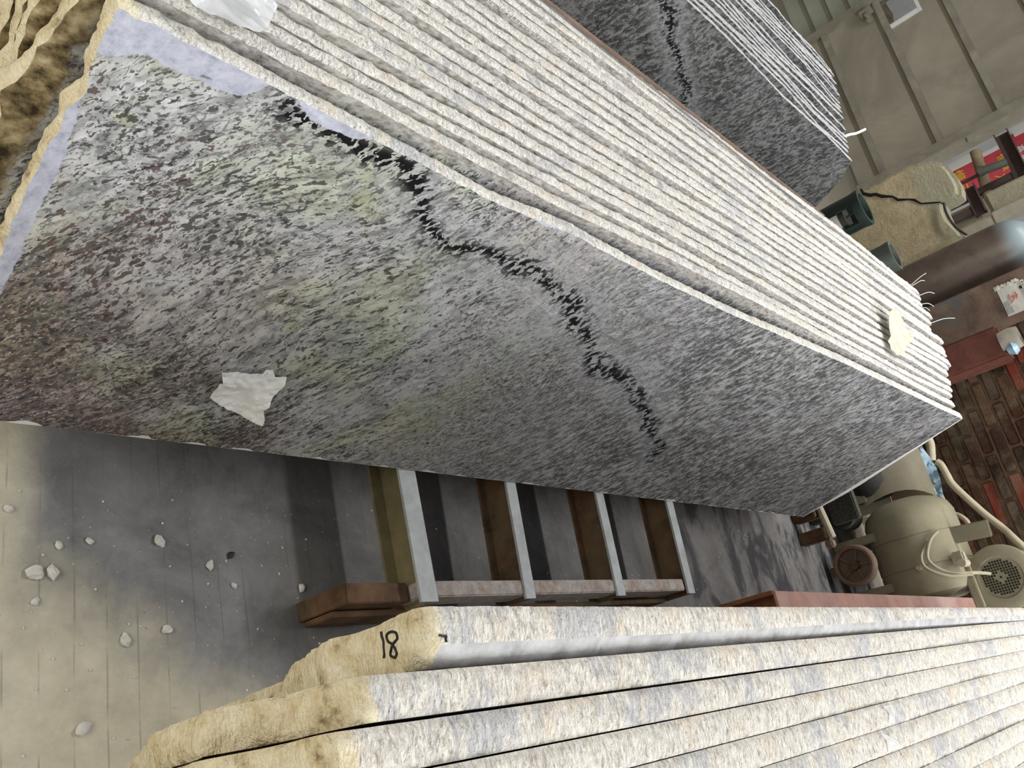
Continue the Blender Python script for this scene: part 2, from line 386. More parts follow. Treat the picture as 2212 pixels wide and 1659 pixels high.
# ribbed sheet wall beyond the gate
M['sheet_wall'] = plain('green_grey_sheet', (.36, .375, .30), .55, .12, 3, bump=.05, dirt=(.25, .25, .2), dirt_amt=.35)
bm = bmesh.new()
bx(bm, 8.16, 8.18, 5.86, 10.5, -.05, 3.4)
z = .02
while z < 3.3:
    A = [(8.16, z-.035), (8.105, z-.018), (8.105, z+.018), (8.16, z+.035)]
    lo = [bm.verts.new((x, 5.86, q)) for x, q in A]; hi = [bm.verts.new((x, 10.5, q)) for x, q in A]
    bm.faces.new(lo); bm.faces.new(hi[::-1])
    for i in range(4): bm.faces.new((lo[i], hi[i], hi[(i+1) % 4], lo[(i+1) % 4]))
    z += .187
tag(obj('wall_far', bm, 'sheet_wall', ang=20), kind='structure')

# steel gate with horizontal ribs and a small window
M['gate'] = plain('dusty_gate_paint', (.37, .335, .265), .7, .10, 2.5, bump=.06, dirt=(.21, .19, .15), dirt_amt=.5)
M['gate_frame'] = plain('dusty_frame', (.31, .29, .23), .7, .2, 6, bump=.1, dirt=(.2, .17, .13))
M['white_frame'] = plain('white_frame', (.8, .8, .78), .5, .06, 6)
g = thing('door_1', None, None, (8.0, 0, 0)); g['kind'] = 'structure'
bm = bmesh.new()
for y0_, y1_, z0_, z1_ in ((4.06, 5.46, .02, 2.6), (5.81, 5.86, .02, 2.6), (5.46, 5.81, .02, .775), (5.46, 5.81, 1.09, 2.6)):
    bx(bm, 0, .02, y0_, y1_, z0_, z1_)
obj('gate_sheet', bm, 'gate', g)
bm = bmesh.new()
for z in (.255, .79, 1.31, 1.83, 2.35): bx(bm, -.05, 0, 4.10, 5.79, z-.03, z+.03, .004)
obj('gate_rib', bm, 'gate_frame', g)
bm = bmesh.new(); bx(bm, -.06, .03, 5.79, 5.87, 0, 2.65, .004); obj('gate_stile', bm, 'gate_frame', g)
bm = bmesh.new(); bx(bm, -.06, .03, 4.045, 4.115, 0, 2.65, .004); obj('gate_stile', bm, 'gate_frame', g)
bm = bmesh.new(); bx(bm, -.12, -.05, 5.60, 5.72, .66, .71, .006); bx(bm, -.16, -.08, 5.66, 5.70, .63, .75, .004); lathe(bm, [(.02, -.17), (.02, -.05)], (0, 5.62, .69), 'X', 12); obj('gate_latch', bm, 'gate_frame', g)
wnd = bmesh.new()
for y0_, y1_, z0_, z1_ in ((5.44, 5.83, .755, .785), (5.44, 5.83, 1.08, 1.11), (5.44, 5.475, .785, 1.08), (5.795, 5.83, .785, 1.08)): bx(wnd, -.03, .035, y0_, y1_, z0_, z1_, .003)
wf = obj('window_frame', wnd, 'white_frame', g)
k = NT('window_glass', .03, .5); k.b.inputs['Transmission Weight'].default_value = 1; k.b.inputs['IOR'].default_value = 1.02
M['glass'] = k.out((.95, .97, .97))
bm = bmesh.new(); bx(bm, .008, .012, 5.47, 5.80, .78, 1.085); obj('window_pane', bm, 'glass', wf)
# right-hand post of the gateway
bm = bmesh.new(); bx(bm, 7.72, 7.84, 3.85, 3.915, 0, 2.6, .006)
for z in (.3, 1.0): bx(bm, 7.70, 7.74, 3.86, 3.905, z, z+.09, .003)
tag(obj('gate_post', bm, 'gate_frame'), 'dusty square steel post just right of the ribbed gate with a bright gap between', 'post')

# ---------------------------------------------------------------- slabs
def slab_mesh(name, L, H, t, seed, left, right, top=None, step=.013, K=5, amp=.0035, mats=('granite', 'edge'), bevel=None, wave=.004, ragged=1.0, tilt=.0, bt=0):
    """outline walked counter-clockwise, K rings across the thickness; x along, y thickness, z up"""
    pts = []
    def jl(s): return lerp(left, s) + ragged*(.004*nz(s*18, seed*3.1) + .002*nz(s*55, seed))
    def jr(s): return L + lerp(right, s) + .006*nz(s*14, seed*1.7+9) + .003*nz(s*50, seed+2)
    def jt(u): return H + (lerp(top, u) if top else 0) + wave*nz(u*3.3, seed*2.3+4) + .4*wave*nz(u*15, seed+7) + .0012*nz(u*60, seed)
    def jb(u): return .0012*nz(u*25, seed+5)
    u0, u1 = jl(0), jr(0); n = int((u1-u0)/.02)
    for i in range(n): u = u0+(u1-u0)*i/n; pts.append((u, jb(u)))
    n = int(H/step); zr = jt(L+lerp(right, H))
    for i in range(n): s = i/n; pts.append((jr(s*zr), s*zr))
    uA, uB = jr(zr), jl(jt(0)); n = int(abs(uA-uB)/step)
    for i in range(n): u = uA+(uB-uA)*i/n; pts.append((u, jt(u)))
    zl = jt(uB); n = int(H/step)
    for i in range(n): s = 1-i/n; pts.append((jl(s*zl), s*zl))
    N = len(pts); V = [Vector((p[0], p[1])) for p in pts]
    bm = bmesh.new(); rings = []
    nor = []
    for i in range(N):
        d = V[(i+2) % N]-V[i-2]; d = d.normalized() if d.length > 1e-6 else Vector((1, 0)); nor.append(Vector((d.y, -d.x)))
    for j in range(K+1):
        f = j/K; ring = []
        for i in range(N):
            u, s = V[i]
            inset = amp*1.1*abs(2*f-1)**4
            a = amp*(1.0 if 0 < j < K else .55)
            if s < .01 and 0 < i: a *= .35
            # diagonal flaking across the thickness
            dsp = a*(.55*nz(u*38+f*t*60, s*38, seed*5+f*1.1) + .7*nz(u*110-f*t*130, s*110+f*2, seed+3) + .6*nz(u*260, s*260+f*5, seed+8))
            if u < .12 and s > .03: dsp += (ragged-1)*amp*1.3*(nz(u*30, s*22+f*1.2, seed+21)+.6*nz(u*60, s*55+f*3, seed+31))
            if bevel and u < bevel[0] and s > .5*H and f < .5:
                inset += lerp(bevel[1], u)*(1-2*f)
            p = V[i] + nor[i]*(dsp-inset)
            if s < .008 and bt: p.y += f*t*bt
            if s > H*.97: p.y += f*t*tilt*min(1, (s-H*.97)/.006)
            ring.append(bm.verts.new((p.x, f*t, p.y)))
        rings.append(ring)
    for A, B in zip(rings, rings[1:]):
        for i in range(N):
            f = bm.faces.new((A[i], A[(i+1) % N], B[(i+1) % N], B[i])); f.material_index = 1
    f = bm.faces.new(rings[0]); f.material_index = 0
    f = bm.faces.new(rings[-1][::-1]); f.material_index = 0
    return bm
def granite_slab(bm, mats, loc, lean, rotz, label, group):
    o = obj('granite_slab', bm, mats, ang=50)
    o.rotation_mode = 'XYZ'; o.location = loc; o.rotation_euler = (lean, 0, rotz)
    return tag(o, label, 'granite slab', group, 'thing')
ORD = ['first', 'second', 'third', 'fourth', 'fifth', 'sixth', 'seventh', 'eighth', 'ninth', 'tenth', 'eleventh', 'twelfth', 'thirteenth', 'fourteenth', 'fifteenth', 'sixteenth', 'seventeenth', 'eighteenth', 'nineteenth']

LEAN = math.atan2(.179, .691); H = .7138
# -- the long middle stack
fronts = [(.778, .024), (.826, .024), (.860, .021), (.888, .023), (.921, .028), (.958, .027), (.993, .023), (1.026, .030), (1.065, .021), (1.094, .028), (1.132, .026), (1.168, .024), (1.203, .030), (1.244, .031), (1.284, .024), (1.317, .024), (1.352, .034)]
lefts = [.345, .312, .300, .30, .33, .31, .35, .33, .30, .36, .34, .31, .35, .33, .36, .32, .34]
rights = [3.601, 3.575, 3.565, 3.60, 3.63, 3.63, 3.68, 3.765, 3.75, 3.78, 3.79, 3.68, 3.72, 3.78, 3.70, 3.72, 3.74]
random.seed(11)
stack1 = []
for i, ((yf, t), xl, xr) in enumerate(zip(fronts, lefts, rights)):
    yb = yf-.179
    t_ = min(t*1.22, (fronts[i+1][0]-yf if i+1 < len(fronts) else .036)-.0045)*math.cos(LEAN)
    if i == 0:
        left = [(0, .028), (.25, .026), (.36, .02), (.45, .013), (.53, .009), (.57, .009), (.60, .018), (.68, -.002), (.72, .0)]
        right = [(0, -.09), (.02, -.085), (.2, -.02), (.56, -.006), (.72, 0)]
        top = [(0, .0), (.15, -.003), (.4, -.012), (.6, -.02), (.8, -.012), (1.1, -.02), (1.5, -.02), (2.1, -.010), (3.2, -.008)]
        mats = ['granite_front', 'edge']; lab = 'front granite slab of the long middle stack, torn white plastic on its face'
    else:
        left = [(s_, random.uniform(-.012, .018)) for s_ in (0, .1, .2, .3, .38, .46, .52, .58, .64, .72)]
        right = [(0, random.uniform(-.06, 0)), (.3, random.uniform(-.03, .02)), (.6, random.uniform(-.01, .02)), (.72, 0)]
        top = [(u_*.4, random.uniform(-.006, .004)+(-.006 if i < 3 else 0)) for u_ in range(10)]
        mats = ['granite', 'edge']
        lab = 'rough-edged granite slab, %s from the front of the long middle stack' % ORD[i]
        if i == len(fronts)-1: lab = 'rough-edged granite slab at the back of the long middle stack, against the brown board'
    bm = slab_mesh('granite_slab', xr-xl, H, t_, i*1.37+1, left, right, top, .010 if i else .007, 6 if i else 7, .0030, wave=.0016, ragged=2.0, tilt=.11, bt=.26)
    stack1.append(granite_slab(bm, mats, (xl, yb, .201), -LEAN, 0, lab, 'granite slabs of the long middle stack'))
# -- the stack behind it
random.seed(4)
stack2 = []
n2 = 18
for i in range(n2):
    yf = 1.95+i*.0405; xr = 3.545+(yf-1.95)*.55+random.uniform(-.03, .03); xl = .5+random.uniform(-.05, .05)
    if i == 0: right = [(0, .16), (.48, .095), (.63, .055), (.70, 0), (.72, 0)]; xr = 3.545
    else: right = [(0, -.30), (.35, random.uniform(-.20, -.15)), (.58, random.uniform(-.07, -.03)), (.68, .01), (.72, -.01)]
    left = [(0, 0), (.4, random.uniform(-.02, .02)), (.72, 0)]
    top = [(u_*.4, random.uniform(-.012, .010)) for u_ in range(10)]
    lab = 'grey granite slab, %s from the front of the stack beside the ribbed gate' % ORD[i]
    if i == 0: lab = 'speckled granite slab at the front of the stack beside the ribbed gate'
    if i == n2-1: lab = 'grey granite slab at the back of the stack beside the ribbed gate'
    bm = slab_mesh('granite_slab', xr-xl, .712, .030, i*2.11+40, left, right, top, .018, 4, .003, wave=.003, tilt=.05, bt=.26)
    stack2.append(granite_slab(bm, ['granite_second_shaded', 'edge_second'], (xl, yf-.179, .201), -LEAN, 0, lab, 'granite slabs of the stack beside the gate'))
# -- the near stack, seen from above
near = [(0.555, 0.126, -0.0286, 0.0345), (0.475, 0.0725, -0.02, 0.0362), (0.435, 0.034, -0.019, 0.0362), (0.425, -0.0038, -0.0184, 0.0362), (0.43, -0.0416, -0.0178, 0.0362), (0.44, -0.0794, -0.0172, 0.0362), (0.42, -0.1172, -0.0166, 0.0362), (0.43, -0.155, -0.016, 0.0362), (0.44, -0.1928, -0.0154, 0.0362), (0.43, -0.2306, -0.0148, 0.0362)]
NL = R(1.0); NH = .779
random.seed(8)
stack3 = []
for i, (xl, yf, rz, t) in enumerate(near):
    if i == 0:
        left = [(0, .22), (.37, .14), (.48, .07), (.63, .006), (.655, .019), (.735, .005), (.779, 0)]
        lab = 'granite slab of the near stack, handwritten 18 on its yellow end'
    elif i == 1:
        left = [(0, .2), (.16, .13), (.45, .0), (.60, -.045), (.635, -.055), (.66, -.03), (.779, 0)]
        lab = 'granite slab just behind the one numbered 18 in the near stack'
    else:
        left = [(0, .1), (.3, random.uniform(0, .04)), (.5, random.uniform(-.03, .02)), (.63, random.uniform(-.03, .01)), (.7, random.uniform(-.015, .015)), (.779, 0)]
        lab = 'pale rough-topped granite slab, %s from the one numbered 18 in the near stack' % ORD[i]
    right = [(0, 0), (.779, 0)]
    top = [(u_*.35, random.uniform(-.0035, .0025)) for u_ in range(11)]
    if i == 0: top = [(0, 0), (3.4, 0)]
    left = left[:-1] + [(.768, left[-1][1]), (.779, left[-1][1]+.012)]
    bm = slab_mesh('granite_slab', 3.3, NH, t, i*3.3+80, left, right, top, .007, 9 if i == 0 else 7, .0034, wave=.002, ragged=1.8)
    if i == 0:
        for f in bm.faces:
            if f.material_index == 0: f.material_index = 2
            elif f.material_index == 1:
                c_ = f.calc_center_median()
                if c_.y < t*.36 and c_.z > NH-.1 and c_.x > .02: f.material_index = 2
        for v in bm.verts:      # wedge-shaped: thicker at the numbered end, its back arris sawn off aslant
            f_ = v.co.y/t; kk = lerp([(0, 1.50), (.5, 1.42), (1.2, 1.12), (1.7, 1.0)], v.co.x)
            v.co.y = t-(t-v.co.y)*kk
            if v.co.z > NH-.1 and f_ < .36: v.co.z -= .016*(.36-f_)/.36*(kk-1)/.5
    mats = ['granite', 'edge_near', 'sawn']
    o = granite_slab(bm, mats, (xl, yf-t*.998+NH*math.sin(NL), .201), NL, rz, lab, 'granite slabs of the near stack')
    stack3.append(o)

# hand-written number on the end, and the paint dabs
bpy.context.view_layer.update()
M['ink'] = plain('black_marker', (.02, .018, .016), .6, .1, 30, bump=0)
def drape(o, pts, direction, start):
    bvh = BVHTree.FromObject(o, bpy.context.evaluated_depsgraph_get()); mi = o.matrix_world.inverted()
    out = []
    for p in pts:
        s_ = mi @ Vector(start(p)); d_ = (mi.to_3x3() @ Vector(direction)).normalized()
        h = bvh.ray_cast(s_, d_)
        if h[0] is not None: out.append(h[0] + h[1]*.0006)
    return out
st1 = [(.1185, .908), (.1099, .9101), (.1024, .9118), (.0948, .9082)]
st8 = [(.1105, .9437), (.1132, .9354), (.112, .9261), (.1065, .9261), (.1029, .9331), (.0974, .9394), (.0924, .9402), (.0904, .934), (.0936, .9265), (.0987, .9296), (.1021, .9367), (.1055, .9438), (.1105, .9437)]
for st, nm in ((st1, 'digit 1'), (st8, 'digit 8')):
    bm = bmesh.new()
    pp = drape(stack3[0], spline([(0, a, b) for a, b in st], 5), (1, 0, 0), lambda p: (.2, p[1], p[2]))
    if len(pp) > 1: tube(bm, pp, .0013, 6)
    o = obj('marker_digit', bm, 'ink', stack3[0]); o['label'] = 'handwritten black ' + nm
bm = bmesh.new()
pp = drape(stack3[0], spline([(.5684, .0994, 0), (.5727, .0984, 0), (.5785, .0985, 0), (.5773, .0957, 0), (.5778, .0929, 0)], 4), (0, 0, -1), lambda p: (p[0]+.003, p[1], 1.2))
if len(pp) > 1: tube(bm, pp, .0012, 6)
o = obj('marker_tick', bm, 'ink', stack3[0]); o['label'] = 'short black pen tick'
M['paint'] = plain('white_paint', (.92, .92, .90), .6, .04, 30)
def dab(o, poly, zlift=.0012):
    b = bmesh.new(); cx = sum(p[0] for p in poly)/len(poly); cy = sum(p[1] for p in poly)/len(poly)
    rings = []
    for f in (1.0, .66, .33):
        pp = []
        for a, c in poly:
            q = drape(o, [(cx+(a-cx)*f, cy+(c-cy)*f, 0)], (0, 0, -1), lambda p: (p[0], p[1], 1.3))
            if not q: b.free(); return
            pp.append(b.verts.new(q[0]+Vector((0, 0, zlift))))
        rings.append(pp)
    n = len(poly)
    for A, B in zip(rings, rings[1:]):
        for i in range(n): b.faces.new((A[i], A[(i+1) % n], B[(i+1) % n], B[i]))
    b.faces.new(rings[-1])
    bmesh.ops.solidify(b, geom=b.faces[:], thickness=.001)
    d_ = obj('paint_dab', b, 'paint', o); d_['label'] = 'white paint dab'

# ---------------------------------------------------------------- steel racks under the stacks
M['bar_top'] = plain('worn_grey_steel', (.36, .38, .39), .5, .25, 14, dirt=(.22, .23, .22), dirt_amt=.5, bump=.1)
M['bar_rust'] = plain('rusty_web', (.10, .055, .03), .85, .6, 12, dirt=(.13, .11, .06), dirt_amt=.7)
M['rack_olive'] = plain('olive_steel', (.17, .145, .075), .75, .3, 10, dirt=(.12, .06, .025))
M['rack_pale'] = plain('pale_scaled_steel', (.33, .30, .28), .8, .3, 60, dirt=(.22, .13, .09), dirt_amt=.6, bump=.3)
rk = thing('steel_rack', 'low rusty steel rack of cross beams under the long middle stack', 'rack', (0, 0, 0))
def ibeam(bm, xa, ya, xb, yb_, w, z0, z1, web=.30):
    """channel running from (xa,ya) to (xb,yb_); top left edge given; open side to the left"""
    th = .007
    for f0, f1, za, zb, mi in ((0, 1, z1-th, z1, 0), (.62, .74, z0+th, z1-th, 1), (0, 1, z0, z0+th, 1)):
        P = [(xa+w*f0, ya), (xa+w*f1, ya), (xb+w*f1, yb_), (xb+w*f0, yb_)]
        lo = [bm.verts.new((x, y, za)) for x, y in P]; hi = [bm.verts.new((x, y, zb)) for x, y in P]
        fs = [bm.faces.new(lo[::-1]), bm.faces.new(hi)] + [bm.faces.new((lo[i], lo[(i+1) % 4], hi[(i+1) % 4], hi[i])) for i in range(4)]
        for f in fs: f.material_index = mi
        if za == z1-th and mi == 0:
            for f in fs: f.material_index = 0
for n_, (xa, xb, w) in enumerate(((1.322, 1.290, .050), (1.662, 1.699, .036), (2.052, 2.085, .037), (2.434, 2.480, .038))):
    if n_ == 0: xa, xb = 1.318, 1.298
    bm = bmesh.new(); ya, yb_ = .306, .60
    sl = (xb-xa)/(yb_-ya)
    ibeam(bm, xa, ya, xa+sl*(2.75-ya)*.25+(xb-xa)*.75, 2.75, w, .10, .2)
    obj('cross_beam', bm, ['bar_top', 'bar_rust'] if n_ else ['bar_top', 'rack_olive'], rk)
    bm = bmesh.new()
    bm.free()
    for yy in (1.0, 1.8, 2.6):
        bm = bmesh.new(); bx(bm, 1.675-.35*(1.5-n_)+.005 if 0 else xb+.005, xb+w-.004, yy, yy+.05, 0, .10, .002); obj('rack_foot', bm, 'bar_rust', rk)
bm = bmesh.new(); bx(bm, 1.325, 2.428, .317, .352, .118, .194, .003); obj('front_beam', bm, 'rack_pale', rk)
bm = bmesh.new(); bx(bm, 1.15, 2.43, .30, .312, .02, .115, .002); obj('lower_rail', bm, 'bar_rust', rk)
for xa, xb, z_ in ((1.15, 1.316, .165), (2.33, 2.43, .118)):
    bm = bmesh.new(); bx(bm, xa, xb, .315, .356, 0, z_, .002); obj('beam_foot', bm, 'bar_rust', rk)
# rack under the near stack
rn = thing('steel_rack', 'rusty steel support hidden beneath the bright near stack', 'rack', (0, 0, 0))
for x_ in (.95, 2.0, 3.05):
    bm = bmesh.new(); bx(bm, x_, x_+.06, -.42, .125, .0, .199, .004); obj('cross_beam', bm, 'bar_rust', rn)

# brown board behind the middle stack
M['board'] = plain('brown_board', (.235, .165, .125), .8, .2, 6, dirt=(.33, .29, .26), dirt_amt=.3)
bm = bmesh.new(); box(bm, (0, 0, .352), (2.35, .006, .70)); o = obj('backing_board', bm, 'board')
o.location = (1.62, 1.395-.179+.016, .201); o.rotation_euler = (-LEAN, 0, 0)
tag(o, 'thin brown board standing against the back of the long middle stack', 'board')

# ---------------------------------------------------------------- crumpled plastic
k = NT('white_plastic', .35, .5); k.b.inputs['Subsurface Weight'].default_value = 0
M['plastic_white'] = k.out(k.ramp(k.noise(k.obj, 40, 3), [(.3, (.84, .83, .80)), (.7, (.93, .93, .93))]))
k = NT('yellowed_plastic', .4, .4); M['plastic_yellow'] = k.out(k.ramp(k.noise(k.obj, 16, 3), [(.3, (.50, .48, .36)), (.7, (.60, .59, .50))]))
k = NT('clear_plastic', .22, .5); k.b.inputs['Transmission Weight'].default_value = .0; k.b.inputs['Alpha'].default_value = .72
M['plastic_clear'] = k.out(k.ramp(k.noise(k.obj, 18, 3), [(.3, (.66, .68, .70)), (.7, (.84, .86, .88))]))
def crumple(name, poly, place, amp, mat, seed, grid=.003, freq=24, thick=.0006, lift=.003):
    """a thin torn sheet: outline poly (2D), creased by folded noise"""
    bm = bmesh.new()
    vs_ = [bm.verts.new((a, b, 0)) for a, b in poly]; bm.faces.new(vs_)
    bmesh.ops.triangulate(bm, faces=bm.faces[:])
    for it in range(7):
        es = [e for e in bm.edges if e.calc_length() > grid*1.6]
        if not es: break
        bmesh.ops.subdivide_edges(bm, edges=es, cuts=1, use_grid_fill=False)
        bmesh.ops.triangulate(bm, faces=[f for f in bm.faces if len(f.verts) > 3])
    cx = sum(p[0] for p in poly)/len(poly); cy = sum(p[1] for p in poly)/len(poly)
    rg = random.Random(int(seed*100))
    def planes(n, sl): return [(rg.uniform(-sl, sl), rg.uniform(-sl, sl), rg.uniform(0, .5), cx+rg.uniform(-.06, .06), cy+rg.uniform(-.06, .06)) for _ in range(n)]
    sc = freq*2.6
    F1, F2 = planes(14, sc), planes(12, sc)
    for v in bm.verts:
        a, b = v.co.x, v.co.y
        m1 = max(p*(a-x0)+q*(b-y0)-r0 for p, q, r0, x0, y0 in F1); m2 = max(p*(a-x0)+q*(b-y0)-r0 for p, q, r0, x0, y0 in F2)
        h = min(1.2, max(0, .5+.5*(m1-m2))) + .5*abs(nz(a*freq*2.2+seed, b*freq*2.2, seed)) + .22*abs(nz(a*freq*6, b*freq*6, seed)) + .06*abs(nz(a*freq*14, b*freq*14, seed))
        edge = min(1.4, .55+math.hypot(a-cx, b-cy)*9)
        v.co = Vector(place(a, b, lift + amp*h*edge))
    bmesh.ops.solidify(bm, geom=bm.faces[:], thickness=thick)
    return obj(name, bm, mat, ang=20)
cl_, sl_ = math.cos(LEAN), math.sin(LEAN)
def on_face(u, s, h): return (u, .599+s*sl_-h*cl_, .201+s*cl_+h*sl_)
poly = [(.746, .217), (.758, .222), (.785, .224), (.815, .227), (.818, .238), (.832, .238), (.845, .223), (.867, .227), (.874, .208), (.873, .17), (.878, .15), (.875, .136), (.890, .115), (.896, .099), (.877, .102), (.845, .108), (.817, .116), (.79, .128), (.771, .138), (.765, .158), (.758, .19), (.765, .188)]
tag(crumple('plastic_sheet', poly, on_face, .008, 'plastic_white', 3.3), 'torn crumpled white plastic scrap stuck on the face of the front granite slab', 'plastic')
def on_top(a, b, h): return (a, b, .898+h)
poly = [(2.955, 1.055), (3.02, 1.085), (3.075, 1.078), (3.07, 1.04), (3.045, 1.008), (3.09, 1.012), (3.125, .995), (3.04, .950), (2.973, .905), (2.90, .893), (2.868, .898), (2.862, .93), (2.90, .96), (2.915, 1.0)]
tag(crumple('plastic_strip', poly, on_top, .014, 'plastic_yellow', 7.1, .008, 12), 'yellowed plastic strip lying across the slab tops at the far end of the middle stack', 'plastic')
poly = [(.36, .845), (.40, .815), (.437, .797), (.465, .797), (.50, .806), (.519, .826), (.53, .855), (.545, .89), (.50, .93), (.44, .925), (.38, .90)]
def on_top2(a, b, h): return (a, b, .903+h)
tag(crumple('plastic_sheet', poly, on_top2, .012, 'plastic_clear', 1.7, .006, 18), 'clear whitish plastic scrap on the slab tops at the left end of the middle stack', 'plastic')

# loose mesh threads lying on the slab edges
M['thread'] = plain('glass_fibre', (.8, .8, .78), .5, .05, 20, bump=0)
M['thread_dark'] = plain('dark_thread', (.10, .10, .10), .6, .05, 20, bump=0)
for d, wh_ in ((0, 'front'), (.004, 'middle'), (.008, 'rear')):
    bm = bmesh.new()
    tube(bm, spline([(1.10, 1.3395+d, .900), (1.235, 1.3395+d, .902), (1.44, 1.3345+d, .901), (1.8, 1.331+d, .901), (2.15, 1.325+d, .900), (2.5, 1.318+d, .901)], 6), .0007, 5)
    tag(obj('mesh_thread', bm, 'thread_dark'), '%s one of three dark threads running along the rear slab tops' % wh_, 'thread', 'dark threads on the rear slabs')
bm = bmesh.new(); random.seed(3)
for (xa, xb, ya, yb_) in ((.75, 1.35, 1.018, 1.028), (.95, 1.5, 1.236, 1.246), (.58, .75, .852, .862), (1.5, 2.3, 1.342, 1.354), (1.3, 1.9, 1.20, 1.206)):
    x_ = xa
    while x_ < xb:
        tube(bm, [(x_+.002, ya, .893+random.uniform(-.004, .002)), (x_, (ya+yb_)/2, .886), (x_+.004, yb_, .893+random.uniform(-.003, .003))], .0006, 4); x_ += .011+random.uniform(-.001, .001)
o = obj('fibre_fringe', bm, 'thread'); tag(o, 'fringe of white reinforcing fibres across the gaps between the middle slabs', 'fibre', None, 'stuff')
bm = bmesh.new()
for p, q in (((3.73, 1.345, .88), (3.81, 1.355, .93)), ((3.66, 1.375, .885), (3.70, 1.41, .95)), ((3.70, 1.30, .87), (3.83, 1.31, .905)), ((3.70, 1.285, .86), (3.83, 1.30, .885)), ((3.68, 1.20, .88), (3.90, 1.25, .95)), ((3.66, 1.37, .89), (3.72, 1.39, .93))):
    mid = (Vector(p)+Vector(q))/2+Vector((0, .006, .012)); tube(bm, spline([p, mid, q], 5), .0012, 5)
tag(obj('fibre_tuft', bm, 'thread'), 'stray white fibres sticking out from the far ends of the middle slabs', 'fibre', None, 'stuff')
bm = bmesh.new(); tube(bm, spline([(3.62, 2.12, .86), (3.70, 2.16, .885), (3.79, 2.20, .90), (3.85, 2.23, .93)], 5), .006, 8)
tag(obj('plastic_twist', bm, 'plastic_white'), 'twisted white plastic end poking out of the stack beside the gate', 'plastic')

# paint dabs on two near slabs
dab(stack3[3], [(1.555, -.012), (1.597, -.015), (1.590, -.035), (1.56, -.030)]) if False else None
dab(stack3[4], [(1.545, -.066), (1.597, -.068), (1.592, -.082), (1.580, -.094), (1.552, -.092), (1.558, -.078)])
dab(stack3[5], [(1.505, -.102), (1.530, -.108), (1.560, -.122), (1.575, -.132), (1.548, -.131), (1.510, -.130), (1.515, -.115)])

# ---------------------------------------------------------------- chips on the floor
M['chip'] = plain('pale_stone_chip', (.62, .60, .56), .85, .2, 60, bump=.3)
M['chip_dark'] = plain('dark_stone_chip', (.03, .03, .03), .7, .2, 60)
chips = [(.628, .42, .016, 1, 'larger of two white stone chips lying side by side on the floor'), (.656, .422, .013, 1, 'smaller of two white stone chips lying side by side on the floor'), (.703, .16, .014, 1, 'lone white stone chip at the bottom left of the floor'), (.852, .481, .013, 1, 'white stone chip at the head of a dusty streak on the floor'), (.955, .436, .010, 1, 'white stone chip at the tail of the dusty streak on the floor'), (.585, .531, .009, 1, 'white stone chip at the left edge, under the slab bottom'), (.667, .47, .008, 1, 'small stone chip just above the pair of white chips'), (1.003, .457, .009, 0, 'black stone chip on the grey floor'), (1.006, .395, .008, 1, 'small white chip on the floor below the black chip'), (1.167, .389, .010, 1, 'stone chip in the dark shadow left of the rack'), (.859, .315, .011, 1, 'white chip on the brownish edge of the grey floor'), (.78, .299, .012, 1, 'crumbled white chip on the beige floor patch'), (.628, .372, .008, 1, 'small white chip below the pair on beige floor'), (.72, .478, .008, 1, 'tiny white chip on the grooved grey floor')]
random.seed(21)
for i, (x_, y_, r_, pale, lab) in enumerate(chips):
    bm = bmesh.new(); bmesh.ops.create_icosphere(bm, subdivisions=2, radius=1)
    for v in bm.verts:
        d = 1+.45*nz(v.co.x*1.3+i*7, v.co.y*1.3, v.co.z*1.3); v.co = Vector((v.co.x*r_*d, v.co.y*r_*.75*d, max(-.25, v.co.z*.45*d)*r_))
    o = obj('stone_chip', bm, 'chip' if pale else 'chip_dark', ang=25); o.location = (x_, y_, r_*.24); o.rotation_euler = (0, 0, i*1.9)
    tag(o, lab, 'stone chip', 'stone chips on the aisle floor')
bm = bmesh.new()
for i in range(230):
    if i < 130: x_, y_ = random.uniform(.55, 1.2), random.uniform(.12, .58)
    else: x_, y_ = random.uniform(1.2, 3.4), random.uniform(.32, .62)
    r_ = random.choice((.0007, .0009, .0012, .002))
    box(bm, (x_, y_, r_*.5), (r_*2, r_*random.uniform(1, 2), r_), ('Z', random.uniform(0, 3)))
tag(obj('stone_grit', bm, 'chip'), 'fine pale stone grit scattered over the aisle floor', 'grit', None, 'stuff')

# ---------------------------------------------------------------- red-oxide steel channel beside the near stack
M['red_oxide'] = plain('red_oxide_paint', (.28, .155, .125), .7, .25, 9, dirt=(.33, .25, .23), dirt_amt=.6, bump=.15)
M['rust_orange'] = plain('rust_orange', (.16, .06, .022), .85, .4, 9, dirt=(.05, .025, .014), dirt_amt=.7)
rb_ = thing('steel_channel', 'red-oxide painted steel channel beside the far part of the near stack', 'channel', (2.36, .228, 0), -.0294)
bm = bmesh.new(); bx(bm, 0, 1.985, -.075, .010, .492, .5, .002); obj('top_flange', bm, 'red_oxide', rb_)
bm = bmesh.new(); bx(bm, .02, 1.98, .002, .010, .0, .492); bx(bm, .02, 1.98, -.075, -.067, .0, .492); obj('side_web', bm, 'red_oxide', rb_)
bm = bmesh.new(); bx(bm, .045, .06, -.07, .004, .01, .49); bx(bm, -.01, .02, .0, .012, .0, .496, .002); obj('end_plate', bm, 'rust_orange', rb_)

